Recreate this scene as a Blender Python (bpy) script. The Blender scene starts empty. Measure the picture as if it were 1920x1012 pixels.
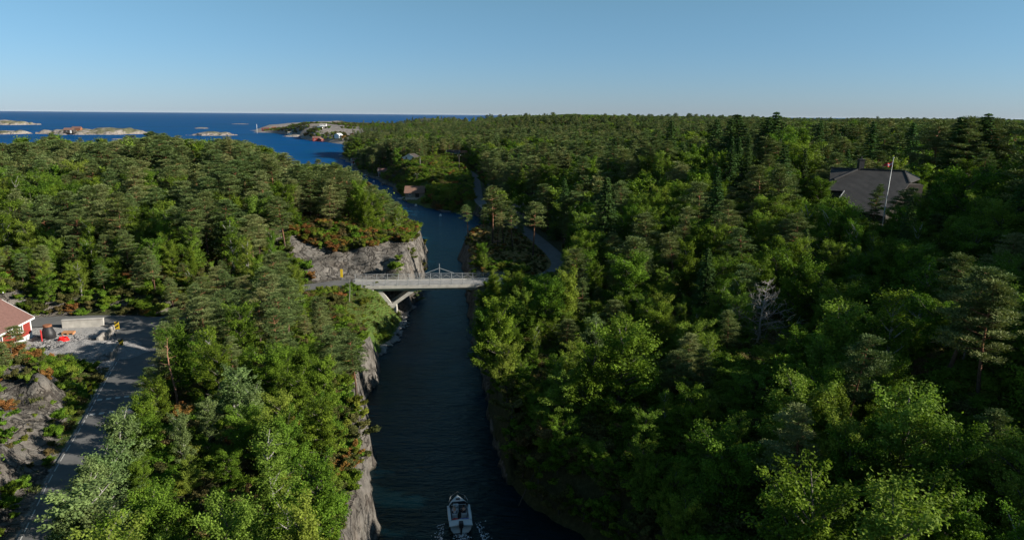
import bpy, math, random
import numpy as np
from mathutils import Vector, Matrix

S = bpy.context.scene
COL = S.collection
# ------------------------------------------------------------------ camera
CAMZ = 35.0
F = 1300.0                                   # focal length in pixels of a 1920 wide picture
PITCH = math.atan(290 / 1300) + 0.0006
ROLL = math.radians(0.477)
cam = bpy.data.objects.new('camera', bpy.data.cameras.new('camera'))
COL.objects.link(cam)
cam.data.sensor_width = 36
cam.data.lens = 36 * F / 1920
cam.data.clip_start = 0.5
cam.data.clip_end = 90000
fw = np.array([0, math.cos(PITCH), -math.sin(PITCH)])
r0 = np.array([1.0, 0, 0]); u0 = np.array([0, math.sin(PITCH), math.cos(PITCH)])
rt = math.cos(ROLL) * r0 + math.sin(ROLL) * u0
up = -math.sin(ROLL) * r0 + math.cos(ROLL) * u0
M = Matrix([[rt[i], up[i], -fw[i]] for i in range(3)]).to_4x4()
M.translation = Vector((0, 0, CAMZ))
cam.matrix_world = M
S.camera = cam
# ------------------------------------------------------------------ light
SUN_AZ, SUN_EL = 103.0, 23.5                  # azimuth clockwise from +Y
W = bpy.data.worlds.new('World'); S.world = W; W.use_nodes = True
nt = W.node_tree
sky = nt.nodes.new('ShaderNodeTexSky'); sky.sky_type = 'NISHITA'; sky.sun_disc = False
sky.sun_elevation = math.radians(SUN_EL); sky.sun_rotation = math.radians(SUN_AZ)
sky.altitude = 0; sky.air_density = 1.0; sky.dust_density = 0.05; sky.ozone_density = 10.0
bg = nt.nodes['Background']; bg.inputs['Strength'].default_value = 0.082
tc = nt.nodes.new('ShaderNodeTexCoord'); sx = nt.nodes.new('ShaderNodeSeparateXYZ'); nt.links.new(tc.outputs['Generated'], sx.inputs[0])
rp = nt.nodes.new('ShaderNodeValToRGB'); rp.color_ramp.elements[0].color = (.74, .74, .83, 1); rp.color_ramp.elements[1].color = (1.42, 1.08, .65, 1); rp.color_ramp.elements[1].position = .22
nt.links.new(sx.outputs['Z'], rp.inputs[0]); mm = nt.nodes.new('ShaderNodeMix'); mm.data_type = 'RGBA'; mm.blend_type = 'MULTIPLY'; mm.inputs[0].default_value = 1
nt.links.new(sky.outputs[0], mm.inputs[6]); nt.links.new(rp.outputs[0], mm.inputs[7]); nt.links.new(mm.outputs[2], bg.inputs[0])
ld = bpy.data.lights.new('sun', 'SUN'); ld.energy = 5.0; ld.angle = math.radians(0.5); ld.color = (1.0, 0.93, 0.82)
sun = bpy.data.objects.new('sun', ld); COL.objects.link(sun)
az, el = math.radians(SUN_AZ), math.radians(SUN_EL)
sd = Vector((math.sin(az) * math.cos(el), math.cos(az) * math.cos(el), math.sin(el)))
sun.rotation_euler = sd.to_track_quat('Z', 'Y').to_euler()
sun.location = sd * 300
S.view_settings.view_transform = 'Standard'; S.view_settings.look = 'None'
S.view_settings.exposure = 0.85; S.view_settings.gamma = 1.0
S.cycles.max_bounces = 5; S.cycles.diffuse_bounces = 2; S.cycles.glossy_bounces = 2
S.cycles.transmission_bounces = 2; S.cycles.transparent_max_bounces = 4
S.cycles.caustics_reflective = False; S.cycles.caustics_refractive = False

rng = np.random.default_rng(7)
random.seed(7)

# ------------------------------------------------------------------ survey helpers (metres)
def at(px, py, z=0.0):
    """the place on the level z seen along a bearing of the survey photograph"""
    d = fw + (px - 960) / F * rt + (506 - py) / F * up
    t = (z - CAMZ) / d[2]
    return np.array([t * d[0], t * d[1], z])

def atY(px, py, Y):
    d = fw + (px - 960) / F * rt + (506 - py) / F * up
    t = Y / d[1]
    return np.array([t * d[0], Y, CAMZ + t * d[2]])

def proj(P):
    P = np.asarray(P, float); v = P - np.array([0, 0, CAMZ])
    c = v @ fw; c = np.where(c < 0.1, 0.1, c)
    return 960 + F * (v @ rt) / c, 506 - F * (v @ up) / c

def hsh(ix, iy, s):
    h = (ix.astype(np.int64) * 374761393 + iy.astype(np.int64) * 668265263 + s * 1442695041) & 0xffffffff
    h = ((h ^ (h >> 13)) * 1274126177) & 0xffffffff
    return ((h ^ (h >> 16)) & 0xffff) / 65535.0

def vnoise(x, y, s=0):
    ix, iy = np.floor(x), np.floor(y); fx, fy = x - ix, y - iy
    fx = fx * fx * (3 - 2 * fx); fy = fy * fy * (3 - 2 * fy)
    a = hsh(ix, iy, s); b = hsh(ix + 1, iy, s); c = hsh(ix, iy + 1, s); d = hsh(ix + 1, iy + 1, s)
    return (a * (1 - fx) + b * fx) * (1 - fy) + (c * (1 - fx) + d * fx) * fy - 0.5

def fbm(x, y, sc, s=0, o=4):
    t = 0; a = 1; x = x / sc; y = y / sc
    for k in range(o):
        t = t + a * vnoise(x, y, s + k * 17); a *= .5; x = x * 2.03 + 5.1; y = y * 2.03 + 3.7
    return t

def inpoly(x, y, P):
    P = np.asarray(P, float); r = np.zeros(np.shape(x), bool)
    for (x0, y0), (x1, y1) in zip(P[:, :2], np.roll(P, -1, 0)[:, :2]):
        if y0 == y1: continue
        c = ((y0 > y) != (y1 > y)) & (x < (x1 - x0) * (y - y0) / (y1 - y0) + x0)
        r ^= c
    return r

def pdist(x, y, P, closed=True):
    P = np.asarray(P, float)[:, :2]; best = np.full(np.shape(x), 1e9)
    Q = np.roll(P, -1, 0) if closed else P[1:]
    for a, b in zip(P[:len(Q)], Q):
        ab = b - a; L = (ab ** 2).sum() + 1e-9
        t = np.clip(((x - a[0]) * ab[0] + (y - a[1]) * ab[1]) / L, 0, 1)
        best = np.minimum(best, (x - a[0] - t * ab[0]) ** 2 + (y - a[1] - t * ab[1]) ** 2)
    return np.sqrt(best)

def pl(*pts):
    return np.array([at(a, b, 0)[:2] for a, b in pts])

def rough(P, step_k=0.02, amp_k=0.006, s=1):
    """give a coastline small bays and points, in proportion to how far off it is"""
    out = []
    for a, b in zip(P, np.roll(P, -1, 0)):
        D = max(min(math.hypot(*a), math.hypot(*b)), 40); L = math.hypot(*(b - a))
        n = int(min(max(L / (D * step_k), 1), 14))
        for k in range(n):
            p = a + (b - a) * k / n
            q = np.array([fbm(np.array([p[0]]), np.array([p[1]]), D * .03, s)[0], fbm(np.array([p[0]]), np.array([p[1]]), D * .03, s + 9)[0]])
            out.append(p + q * D * amp_k * 2)
    return np.array(out)

# ------------------------------------------------------------------ coastlines
west = np.vstack([[(-10, -60), (-9.5, 20), (-10.5, 42)],
    pl((700, 1012), (706, 985), (694, 955), (690, 930), (698, 872), (697, 850), (688, 830), (690, 800), (686, 770), (682, 745), (700, 722),
       (716, 700), (719, 684), (712, 668), (724, 650), (745, 637), (756, 612), (760, 592), (778, 572), (797, 545), (799, 510), (802, 480), (797, 462)), [at(786, 440, 5)[:2], at(760, 410, 6)[:2], at(742, 392, 6)[:2], at(722, 372, 6)[:2], at(700, 352, 6)[:2], at(672, 338, 6)[:2], at(630, 326, 6)[:2], at(590, 322, 6)[:2]], pl((300, 332), (0, 330), (-600, 330)), [(-900, 60), (-900, -60)]])
east = np.vstack([[(12, -60), (10, 30)],
    pl((1150, 1060), (1080, 1005), (1030, 978), (1000, 957), (975, 930), (950, 895), (935, 860), (915, 800), (905, 740), (892, 690), (883, 650),
       (876, 600), (872, 560), (868, 530), (866, 508), (857, 487), (862, 474), (876, 462), (905, 450), (915, 430), (908, 412), (880, 402), (830, 398), (800, 389),
       (760, 376), (738, 358), (718, 345), (700, 335), (668, 322), (655, 308), (640, 302), (632, 295), (645, 288), (675, 281), (698, 275), (688, 271), (650, 272), (625, 270),
       (605, 266), (590, 265), (566, 260), (570, 256), (545, 253), (500, 249), (480, 248.5), (473, 245), (490, 240), (560, 236), (640, 233.5), (700, 238), (770, 242.5), (800, 246),
       (860, 246), (880, 243), (920, 241), (960, 236), (940, 226), (1100, 223)), [(900, 3900), (3500, 3900), (3500, -60)]])
head = pl((758, 236), (772, 241), (800, 243), (850, 243), (868, 239), (880, 234), (850, 231), (790, 230))
west = rough(west, s=3); east = rough(east, s=5)

# ------------------------------------------------------------------ relief: surveyed heights (bearing x, y, height), then an unseen hill added for shade
CP = [ # west bank
 (105, 1000, 7), (40, 930, 8.5), (0, 850, 10.5), (60, 780, 9.2), (30, 720, 9), (200, 790, 7), (235, 720, 7), (265, 670, 6.6), (250, 620, 6.5), (150, 650, 6.2), (90, 640, 6.3),
 (60, 600, 6.6), (0, 600, 8), (60, 570, 8.5), (180, 575, 8.5), (300, 560, 8.5), (100, 540, 10), (0, 500, 13), (250, 500, 11), (350, 480, 12),
 (300, 900, 8), (400, 960, 7.5), (560, 980, 6.5), (640, 990, 5.2), (640, 850, 5), (560, 820, 7.5), (450, 760, 8), (620, 760, 6), (500, 660, 8), (640, 690, 6), (680, 650, 4.6), (400, 620, 7.5),
 (520, 600, 6.5), (620, 585, 5), (700, 590, 3.0), (735, 600, 1.8), (680, 566, 4.4), (735, 566, 2.2), (700, 560, 3.6), (720, 620, 1.6), (570, 541, 6), (450, 570, 6.3), (640, 525, 6.2), (700, 540, 5.2),
 (740, 470, 10.5), (690, 462, 10), (780, 478, 8.5), (640, 480, 8.6), (590, 478, 9.5), (560, 455, 11.5), (730, 440, 10.5), (680, 420, 13), (600, 410, 14.5), (775, 445, 7.5),
 (500, 400, 15.5), (300, 400, 14.5), (0, 400, 14.5), (-300, 400, 14), (300, 350, 15.5), (0, 345, 15), (500, 345, 18), (500, 300, 22.5), (560, 330, 19), (600, 345, 13), (670, 372, 8), (715, 400, 7.5), (745, 425, 8),
 (320, 300, 22), (150, 300, 20), (0, 300, 18), (-300, 320, 14),
 # east bank
 (960, 540, 5.6), (1020, 520, 5.4), (1050, 505, 5.2), (1005, 450, 5), (990, 432, 5), (940, 470, 4.6), (900, 480, 3.6), (980, 485, 4.6), (920, 500, 3.4), (950, 452, 4),
 (940, 600, 4.5), (960, 700, 4.5), (1000, 800, 5), (1050, 900, 4.5), (1120, 960, 4.5), (1200, 900, 5.5), (1150, 700, 6), (1100, 600, 5.5), (1150, 500, 6), (1250, 560, 8),
 (1400, 900, 6.5), (1600, 900, 8.5), (1900, 900, 11), (1400, 700, 9), (1700, 700, 12), (1900, 700, 13), (1300, 480, 11), (1500, 500, 12.5), (1800, 500, 13.5), (1250, 420, 13), (1150, 420, 9),
 (1640, 420, 15), (1640, 380, 15.5), (1900, 380, 17), (1400, 360, 18.5), (1250, 340, 18), (1100, 350, 14), (1900, 320, 21), (1600, 300, 21), (1300, 290, 19), (1050, 320, 13),
 (895, 372, 5), (893, 335, 6), (840, 360, 6), (800, 345, 7), (780, 322, 9), (750, 340, 6), (850, 320, 8.5), (820, 300, 10.5), (740, 310, 8), (690, 310, 8), (660, 300, 5), (900, 300, 11), (960, 290, 13),
 (1500, 260, 22), (1900, 262, 23), (1200, 258, 20), (1700, 280, 22),
 (1000, 238, 21), (1070, 236, 24), (1250, 238, 21), (1600, 244, 20), (1900, 246, 22), (930, 240, 14), (1070, 230, 27), (1300, 230, 22), (1000, 229, 22), (1600, 236, 16), (1900, 238, 16),
]
CPw = np.array([list(at(a, b, z)) for a, b, z in CP])
FARC = [atY(*p) for p in ((520, 242, 1300), (500, 243.5, 1320), (545, 238, 1250), (570, 233.5, 1200), (600, 231, 1150), (625, 232, 1120), (640, 240, 1000), (600, 245, 1080), (620, 255, 900), (660, 257, 880), (640, 263, 835), (680, 262, 850), (700, 255, 880), (700, 244, 1000), (660, 236, 1080), (740, 248, 950), (770, 245, 1050), (690, 240, 1080), (485, 246, 1330), (800, 252, 900), (850, 254, 880))]
FARC += [(-120, 560, 4), (-95, 560, 7), (-60, 560, 9), (0, 560, 12), (60, 560, 15), (-110, 700, 7), (-60, 700, 9), (20, 700, 13), (-60, 480, 7), (-30, 480, 9), (-70, 620, 8)]
CPw = np.vstack([CPw, FARC, [(92, 60, 31), (86, 35, 31), (108, 85, 32), (135, 110, 30), (75, 12, 29), (120, 50, 34), (-40, 20, 8), (-80, 0, 12), (35, 20, 9), (-200, 60, 15),  (0, 3200, 16), (1500, 3000, 14), (2500, 2000, 16), (800, 2600, 14)]])  # leading points: hill out of view on the right, raised to cast shade
RD = {}
road_w = [at(*p)[:3] for p in ((60, 1100, 7), (105, 1000, 7), (155, 880, 7), (202, 790, 7), (234, 720, 6.9), (262, 665, 6.6), (292, 625, 6.5))]
road_n = [at(*p)[:3] for p in ((-60, 612, 6.7), (60, 604, 6.6), (190, 600, 6.5), (300, 602, 6.5), (420, 578, 6.3), (500, 557, 6.1), (570, 541, 6), (625, 533, 6), (668, 528.5, 6))]
road_e = [at(*p)[:3] for p in ((928, 529, 6), (985, 525, 5.9), (1030, 514, 5.7), (1050, 497, 5.4), (1040, 478, 5.2), (1015, 455, 5), (985, 432, 5), (950, 412, 5), (915, 392, 5.2), (897, 372, 5.3), (894, 350, 5.8), (890, 332, 6.2), (876, 320, 7), (850, 312, 8.4))]
YARD = np.array([at(*p, 6.2)[:2] for p in ((62, 622), (120, 612), (200, 606), (262, 606), (262, 640), (240, 668), (205, 690), (120, 690), (60, 676), (45, 650))])
def smooth(P, n=8):
    P = np.array(P); out = []
    for i in range(len(P) - 1):
        p0, p1, p2, p3 = P[max(i - 1, 0)], P[i], P[i + 1], P[min(i + 2, len(P) - 1)]
        for k in range(n):
            t = k / n
            out.append(.5 * (2 * p1 + (p2 - p0) * t + (2 * p0 - 5 * p1 + 4 * p2 - p3) * t * t + (3 * p1 - p0 - 3 * p2 + p3) * t ** 3))
    out.append(P[-1]); return np.array(out)
ROADS = [(smooth(road_w), 2.25), (smooth(road_n), 2.4), (smooth(road_e), 2.0)]

def road_near(x, y, P):
    best = np.full(np.shape(x), 1e9); z = np.zeros(np.shape(x))
    for a, b in zip(P[:-1], P[1:]):
        ab = b[:2] - a[:2]; L = (ab ** 2).sum() + 1e-9
        t = np.clip(((x - a[0]) * ab[0] + (y - a[1]) * ab[1]) / L, 0, 1)
        d = (x - a[0] - t * ab[0]) ** 2 + (y - a[1] - t * ab[1]) ** 2
        m = d < best; best = np.where(m, d, best); z = np.where(m, a[2] + t * (b[2] - a[2]), z)
    return np.sqrt(best), z

def sst(t): t = np.clip(t, 0, 1); return t * t * (3 - 2 * t)

CLIFF = np.array([at(*p)[:2] for p in ((535, 470, 9), (600, 520, 6.5), (680, 522, 6), (725, 530, 5), (778, 550, 0), (805, 505, 0), (812, 470, 0), (790, 435, 8), (700, 430, 12), (560, 420, 13))])
OUTC = np.array([at(*p)[:2] for p in ((-80, 1012, 9), (30, 1000, 8), (80, 880, 8), (110, 800, 8), (120, 720, 8), (40, 690, 8), (-80, 690, 8))])
def H(x, y, detail=True):
    x = np.asarray(x, float); y = np.asarray(y, float); sh = x.shape; x = x.ravel(); y = y.ravel()
    D = np.hypot(x, y - 0)
    ws = np.zeros(len(x)); hs = np.zeros(len(x))
    for cx, cy, cz in CPw:
        s2 = (2.0 + 0.025 * math.hypot(cx, cy)) ** 2
        w = 1.0 / (((x - cx) ** 2 + (y - cy) ** 2) + s2) ** 1.6 * s2 ** .35
        ws += w; hs += w * cz
    h = hs / ws
    inw, ine, inh = inpoly(x, y, west), inpoly(x, y, east), inpoly(x, y, head)
    land = inw | ine | inh
    sdist = np.minimum(np.minimum(pdist(x, y, west), pdist(x, y, east)), pdist(x, y, head))
    h = np.where(inh, 18, h)
    am = np.clip(D / 400, .25, 1) 
    h = h + fbm(x, y, 60, 11) * 3.5 * am + (fbm(x, y, 9, 21) * 1.3 if detail else 0)
    # rock outcrops: stepped, fractured
    rk = np.maximum(sst(1 - (pdist(x, y, CLIFF) / 3)) , inpoly(x, y, CLIFF)) + np.maximum(sst(1 - pdist(x, y, OUTC) / 3), inpoly(x, y, OUTC))
    rg = np.abs(fbm(x + .6 * y, y * .8, 5, 31, 3)) * 2 - .5
    h = h + np.clip(rk, 0, 1) * (rg * 1.2 + fbm(x, y, 1.7, 37, 3) * .5)
    wd = np.clip(0.020 * D, 1.3, 30) * (1 + .5 * fbm(x, y, 12, 41))
    grassy = pdist(x, y, np.array([at(748, 632)[:2], at(757, 605)[:2]]), False) < 6
    wd = np.where(grassy, 5.5, wd)
    wd = np.where((x > 0) & (y < 110), 5.0, wd)
    wd = np.where((x > -200) & (y > 195) & ine & (y < 700), np.maximum(wd, 13), wd)
    t = sst(sdist / wd) ** .7
    h = np.where(land, -.3 + t * (h + .3), -np.clip(sdist * .5, 0.3, 5) - .1)
    for qx, qy, qr, qz in ((-40.4, 286.5, 5.5, .75), (-72, 389, 4.5, .75), (-66.2, 384, 3, 1.0)):
        kq = sst(1 - (np.hypot(x - qx, y - qy) - qr) / 4); kq = np.where(land, kq, 0); h = h * (1 - kq) + qz * kq
    # cuttings for roads and the yard
    iny = inpoly(x, y, YARD); dy = pdist(x, y, YARD)
    ky = np.where(iny, 1, sst(1 - dy / 2.5)); ky = np.where(land, ky, 0)
    h = h * (1 - ky) + (6.15 + fbm(x, y, 7, 51) * .35) * ky
    for P, hw in ROADS:
        d, z = road_near(x, y, P)
        cut = hw + 1.1
        k = sst(1 - (d - cut) / 3.0) * np.where(land, sst(sdist / 2.0), 0)
        h = h * (1 - k) + (z - .12) * k
    return h.reshape(sh)

# ------------------------------------------------------------------ mesh and material helpers
def mesh_np(name, V, Fc, mats=(), mi=None, smooth_=False, attrs=None):
    me = bpy.data.meshes.new(name)
    V = np.asarray(V, np.float32); Fc = np.asarray(Fc, np.int32); n, k = Fc.shape
    me.vertices.add(len(V)); me.vertices.foreach_set('co', V.ravel())
    me.loops.add(n * k); me.loops.foreach_set('vertex_index', Fc.ravel())
    me.polygons.add(n); me.polygons.foreach_set('loop_start', np.arange(0, n * k, k, dtype=np.int32))
    for m in mats: me.materials.append(m)
    if mi is not None: me.polygons.foreach_set('material_index', np.asarray(mi, np.int32))
    me.update(calc_edges=True)
    if smooth_: me.polygons.foreach_set('use_smooth', np.ones(n, bool))
    for nm, (dom, arr) in (attrs or {}).items():
        a = me.attributes.new(nm, 'FLOAT', dom); a.data.foreach_set('value', np.asarray(arr, np.float32).ravel())
    return me

class MB:
    """collects shapes for ONE mesh"""
    def __init__(s): s.v = []; s.f = []
    def add(s, vs, fs):
        o = len(s.v); s.v += [tuple(v) for v in vs]; s.f += [tuple(o + i for i in f) for f in fs]; return s
    def box(s, x0, x1, y0, y1, z0, z1, Mx=None):
        vs = [Vector(p) for p in ((x0, y0, z0), (x1, y0, z0), (x1, y1, z0), (x0, y1, z0), (x0, y0, z1), (x1, y0, z1), (x1, y1, z1), (x0, y1, z1))]
        if Mx is not None: vs = [Mx @ v for v in vs]
        return s.add(vs, [(3, 2, 1, 0), (4, 5, 6, 7), (0, 1, 5, 4), (1, 2, 6, 5), (2, 3, 7, 6), (3, 0, 4, 7)])
    def tube(s, P, R, n=6, cap=True):
        P = [Vector(p) for p in P]; o = len(s.v)
        if not hasattr(R, '__len__'): R = [R] * len(P)
        for i, p in enumerate(P):
            d = (P[min(i + 1, len(P) - 1)] - P[max(i - 1, 0)]).normalized()
            a = d.orthogonal().normalized() if abs(d.z) < .99 else Vector((1, 0, 0)); a = (a - d * a.dot(d)).normalized(); b = d.cross(a)
            for k in range(n):
                t = 2 * math.pi * k / n; s.v.append(tuple(p + (a * math.cos(t) + b * math.sin(t)) * R[i]))
        for i in range(len(P) - 1):
            for k in range(n):
                s.f.append((o + i * n + k, o + i * n + (k + 1) % n, o + (i + 1) * n + (k + 1) % n, o + (i + 1) * n + k))
        if cap:
            s.f.append(tuple(o + k for k in range(n))[::-1]); s.f.append(tuple(o + (len(P) - 1) * n + k for k in range(n)))
        return s
    def bar(s, a, b, w, h=None):
        """square bar from a to b"""
        a, b = Vector(a), Vector(b); d = (b - a); L = d.length; q = d.to_track_quat('X', 'Z').to_matrix().to_4x4(); q.translation = a
        h = w if h is None else h
        return s.box(0, L, -w / 2, w / 2, -h / 2, h / 2, q)
    def lathe(s, prof, n=16, c=(0, 0, 0)):
        o = len(s.v); c = Vector(c)
        for r, z in prof:
            for k in range(n):
                t = 2 * math.pi * k / n; s.v.append(tuple(c + Vector((r * math.cos(t), r * math.sin(t), z))))
        for i in range(len(prof) - 1):
            for k in range(n): s.f.append((o + i * n + k, o + i * n + (k + 1) % n, o + (i + 1) * n + (k + 1) % n, o + (i + 1) * n + k))
        s.f.append(tuple(o + k for k in range(n))[::-1]); s.f.append(tuple(o + (len(prof) - 1) * n + k for k in range(n)))
        return s
    def build(s, name, mat, parent=None, smooth_=False, bevel=0):
        me = bpy.data.meshes.new(name); me.from_pydata(s.v, [], s.f); me.update()
        if mat: me.materials.append(mat)
        if smooth_: me.polygons.foreach_set('use_smooth', np.ones(len(me.polygons), bool))
        o = bpy.data.objects.new(name, me); COL.objects.link(o)
        if bevel:
            b = o.modifiers.new('bevel', 'BEVEL'); b.width = bevel; b.segments = 2; b.limit_method = 'ANGLE'
        if parent: o.parent = parent
        return o

def link(name, me, parent=None):
    o = bpy.data.objects.new(name, me); COL.objects.link(o)
    if parent: o.parent = parent
    return o
def tag(o, label=None, cat=None, group=None, kind=None):
    if label: o['label'] = label
    if cat: o['category'] = cat
    if group: o['group'] = group
    if kind: o['kind'] = kind
    return o
def empty(name, loc, rz, label, cat, group=None):
    o = bpy.data.objects.new(name, None); COL.objects.link(o); o.location = tuple(loc); o.rotation_euler = (0, 0, rz); o.empty_display_size = .3
    return tag(o, label, cat, group)
def copy_tree(o, parent=None):
    c = o.copy(); COL.objects.link(c); c.parent = parent
    for ch in o.children: copy_tree(ch, c)
    return c

class NT:
    def __init__(s, name, rough=.8, spec=.3):
        s.m = bpy.data.materials.new(name); s.m.use_nodes = True; s.t = s.m.node_tree; s.b = s.t.nodes['Principled BSDF']
        s.b.inputs['Roughness'].default_value = rough; s.b.inputs['Specular IOR Level'].default_value = spec
    def n(s, ty, **kw):
        q = s.t.nodes.new(ty)
        for k, v in kw.items():
            if k in ('ins',):
                for a, b in v.items():
                    if isinstance(b, bpy.types.NodeSocket): s.t.links.new(b, q.inputs[a])
                    else: q.inputs[a].default_value = b
            else: setattr(q, k, v)
        return q
    def l(s, a, b): s.t.links.new(a, b)
    def noise(s, scale, vec=None, detail=4, rough=.6):
        q = s.n('ShaderNodeTexNoise', ins={'Scale': scale, 'Detail': detail, 'Roughness': rough})
        if vec is not None: s.l(vec, q.inputs['Vector'])
        return q.outputs['Fac']
    def ramp(s, fac, *st):
        q = s.n('ShaderNodeValToRGB'); e = q.color_ramp.elements
        while len(e) < len(st): e.new(.5)
        for i, (p, c) in enumerate(st): e[i].position = p; e[i].color = (*c, 1) if len(c) == 3 else c
        s.l(fac, q.inputs[0]); return q.outputs[0]
    def mix(s, fac, a, b, blend='MIX'):
        q = s.n('ShaderNodeMix', data_type='RGBA', blend_type=blend)
        for v, i in ((fac, 0), (a, 6), (b, 7)):
            if isinstance(v, bpy.types.NodeSocket): s.l(v, q.inputs[i])
            elif isinstance(v, (int, float)): q.inputs[i].default_value = v
            else: q.inputs[i].default_value = (*v, 1)
        return q.outputs[2]
    def math(s, op, a, b=0.0, clamp=False):
        q = s.n('ShaderNodeMath', operation=op, use_clamp=clamp)
        for v, i in ((a, 0), (b, 1)):
            if isinstance(v, bpy.types.NodeSocket): s.l(v, q.inputs[i])
            else: q.inputs[i].default_value = v
        return q.outputs[0]
    def bump(s, h, strength=.5, dist=.1):
        q = s.n('ShaderNodeBump', ins={'Strength': strength, 'Distance': dist}); s.l(h, q.inputs['Height']); s.l(q.outputs[0], s.b.inputs['Normal']); return q
    def col(s, c): s.l(c, s.b.inputs['Base Color'])

def plain(name, c, rough=.7, var=.25, sc=3.0, bump=.15, spec=.3, metal=0):
    q = NT(name, rough, spec); g = q.n('ShaderNodeTexCoord').outputs['Object']
    n1 = q.noise(sc, g, 5); c = np.array(c)
    q.col(q.ramp(n1, (.3, tuple(c * (1 - var))), (.7, tuple(np.minimum(c * (1 + var), 1)))))
    if bump: q.bump(q.noise(sc * 6, g, 3), bump, .02)
    q.b.inputs['Metallic'].default_value = metal
    return q.m
# ================================================================== terrain
def axis(lo_f, hi_f, step, lo, hi, g):
    a = list(np.arange(lo_f, hi_f, step)); s = step; x = a[-1]
    while x < hi: s *= g; x += s; a.append(x)
    s = step; x = a[0]; b = []
    while x > lo: s *= g; x -= s; b.append(x)
    return np.array(b[::-1] + a)
gx = axis(-75, 45, .5, -2600, 3400, 1.028); gy = axis(38, 172, .5, -60, 3900, 1.022)
X, Y = np.meshgrid(gx, gy); Z = H(X, Y)
nx, ny = len(gx), len(gy)
idx = np.arange(nx * ny).reshape(ny, nx)
Fc = np.stack([idx[:-1, :-1], idx[:-1, 1:], idx[1:, 1:], idx[1:, :-1]], -1).reshape(-1, 4)
keep = (Z.ravel()[Fc].max(1) > -4.5)
# forest floor / meadow / rock masks
def region(x, y):
    """per point: 1 = rock wanted, 2 = meadow"""
    return None
xr, yr = X.ravel(), Y.ravel()
rockm = np.maximum(inpoly(xr, yr, CLIFF), sst(1 - pdist(xr, yr, CLIFF) / 2.5))
rockm = np.maximum(rockm, .9 * np.maximum(inpoly(xr, yr, OUTC), sst(1 - pdist(xr, yr, OUTC) / 2)))
LEDGE = np.array([at(*p)[:2] for p in ((0, 590, 7), (300, 592, 7), (310, 560, 8.5), (180, 560, 9), (0, 535, 10))])
rockm = np.maximum(rockm, .75 * inpoly(xr, yr, LEDGE))
TOPR = np.array([at(*p)[:2] for p in ((450, 285, 21), (560, 290, 20), (570, 320, 18), (480, 305, 20))])
rockm = np.maximum(rockm, .8 * inpoly(xr, yr, TOPR))
PEN = pl((460, 238), (460, 252), (560, 264), (600, 272), (700, 276), (690, 262), (650, 250), (640, 232))
rockm = np.maximum(rockm, .62 * inpoly(xr, yr, PEN))
WB = np.array([(-22, 40), (-5, 40), (-8, 70), (-12, 95), (-22, 98), (-17, 70)])
rockm = np.maximum(rockm, .55 * inpoly(xr, yr, WB))
MEADOW = np.array([at(*p, 7)[:2] for p in ((735, 372), (800, 392), (880, 392), (900, 372), (905, 335), (870, 300), (800, 308), (760, 322), (735, 345))])
GRASSY = np.array([at(*p)[:2] for p in ((640, 548, 6), (770, 560, 1), (762, 612, 0), (740, 645, 0), (700, 650, 2), (640, 600, 5))])
ISLET = np.array([at(*p)[:2] for p in ((855, 490, 0), (880, 455, 0), (1000, 440, 4), (1040, 500, 5), (1000, 525, 5), (870, 530, 0))])
VERGE = np.array([at(*p)[:2] for p in ((30, 1040, 7), (90, 880, 7), (120, 760, 7), (150, 700, 7), (215, 700, 7), (150, 790, 7), (100, 880, 7), (45, 1000, 7))])
grassm = np.maximum(inpoly(xr, yr, MEADOW) * .8, (inpoly(xr, yr, GRASSY) & (yr < 117)) * 1.0)
grassm = np.maximum(grassm, inpoly(xr, yr, VERGE) * .8)
rockm = np.where((xr > -3) & (yr < 125) & (yr > 0) & inpoly(xr, yr, east), -.9, rockm); rockm = np.where(inpoly(xr, yr, GRASSY) & (yr < 117), -.6, rockm)
dryg = np.maximum(inpoly(xr, yr, ISLET) * 1.0, .5 * inpoly(xr, yr, np.array([at(*p)[:2] for p in ((785, 318, 9), (905, 318, 9), (905, 338, 8), (800, 345, 8))])))
gravm = np.maximum(inpoly(xr, yr, YARD), sst(1 - pdist(xr, yr, YARD) / 1.2))
for P, hw in ROADS[:2]:
    d, z = road_near(xr, yr, P); gravm = np.maximum(gravm, .7 * sst(1 - (d - hw) / .8))

t = NT('ground', .9, .2); m_ground = t.m
geo = t.n('ShaderNodeNewGeometry'); pos = geo.outputs['Position']
sep = t.n('ShaderNodeSeparateXYZ'); t.l(geo.outputs['Normal'], sep.inputs[0])
posz = t.n('ShaderNodeSeparateXYZ'); t.l(pos, posz.inputs[0])
def attr(q, nm): return q.n('ShaderNodeAttribute', attribute_name=nm).outputs['Fac']
nA = t.noise(.35, pos, 6, .65); nB = t.noise(2.2, pos, 6, .7); nC = t.noise(.06, pos, 4)
soil = t.ramp(nB, (.3, (.028, .030, .012)), (.5, (.045, .05, .018)), (.7, (.085, .075, .035)))
grass = t.ramp(t.noise(1.1, pos, 7, .75), (.3, (.03, .055, .010)), (.5, (.065, .11, .018)), (.72, (.12, .125, .035)))
dry = t.ramp(t.noise(.8, pos, 7, .75), (.32, (.055, .055, .018)), (.5, (.16, .12, .035)), (.66, (.30, .19, .07)))
vo = t.n('ShaderNodeTexVoronoi', feature='DISTANCE_TO_EDGE', ins={'Scale': .55})
wv = t.n('ShaderNodeMix', data_type='VECTOR'); wv.inputs[0].default_value = .12; nv = t.n('ShaderNodeTexNoise', ins={'Scale': .6, 'Detail': 5}); t.l(pos, nv.inputs['Vector'])
sc = t.n('ShaderNodeVectorMath', operation='MULTIPLY_ADD'); sc.inputs[1].default_value = (3, 3, 3); t.l(nv.outputs['Color'], sc.inputs[0])
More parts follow.
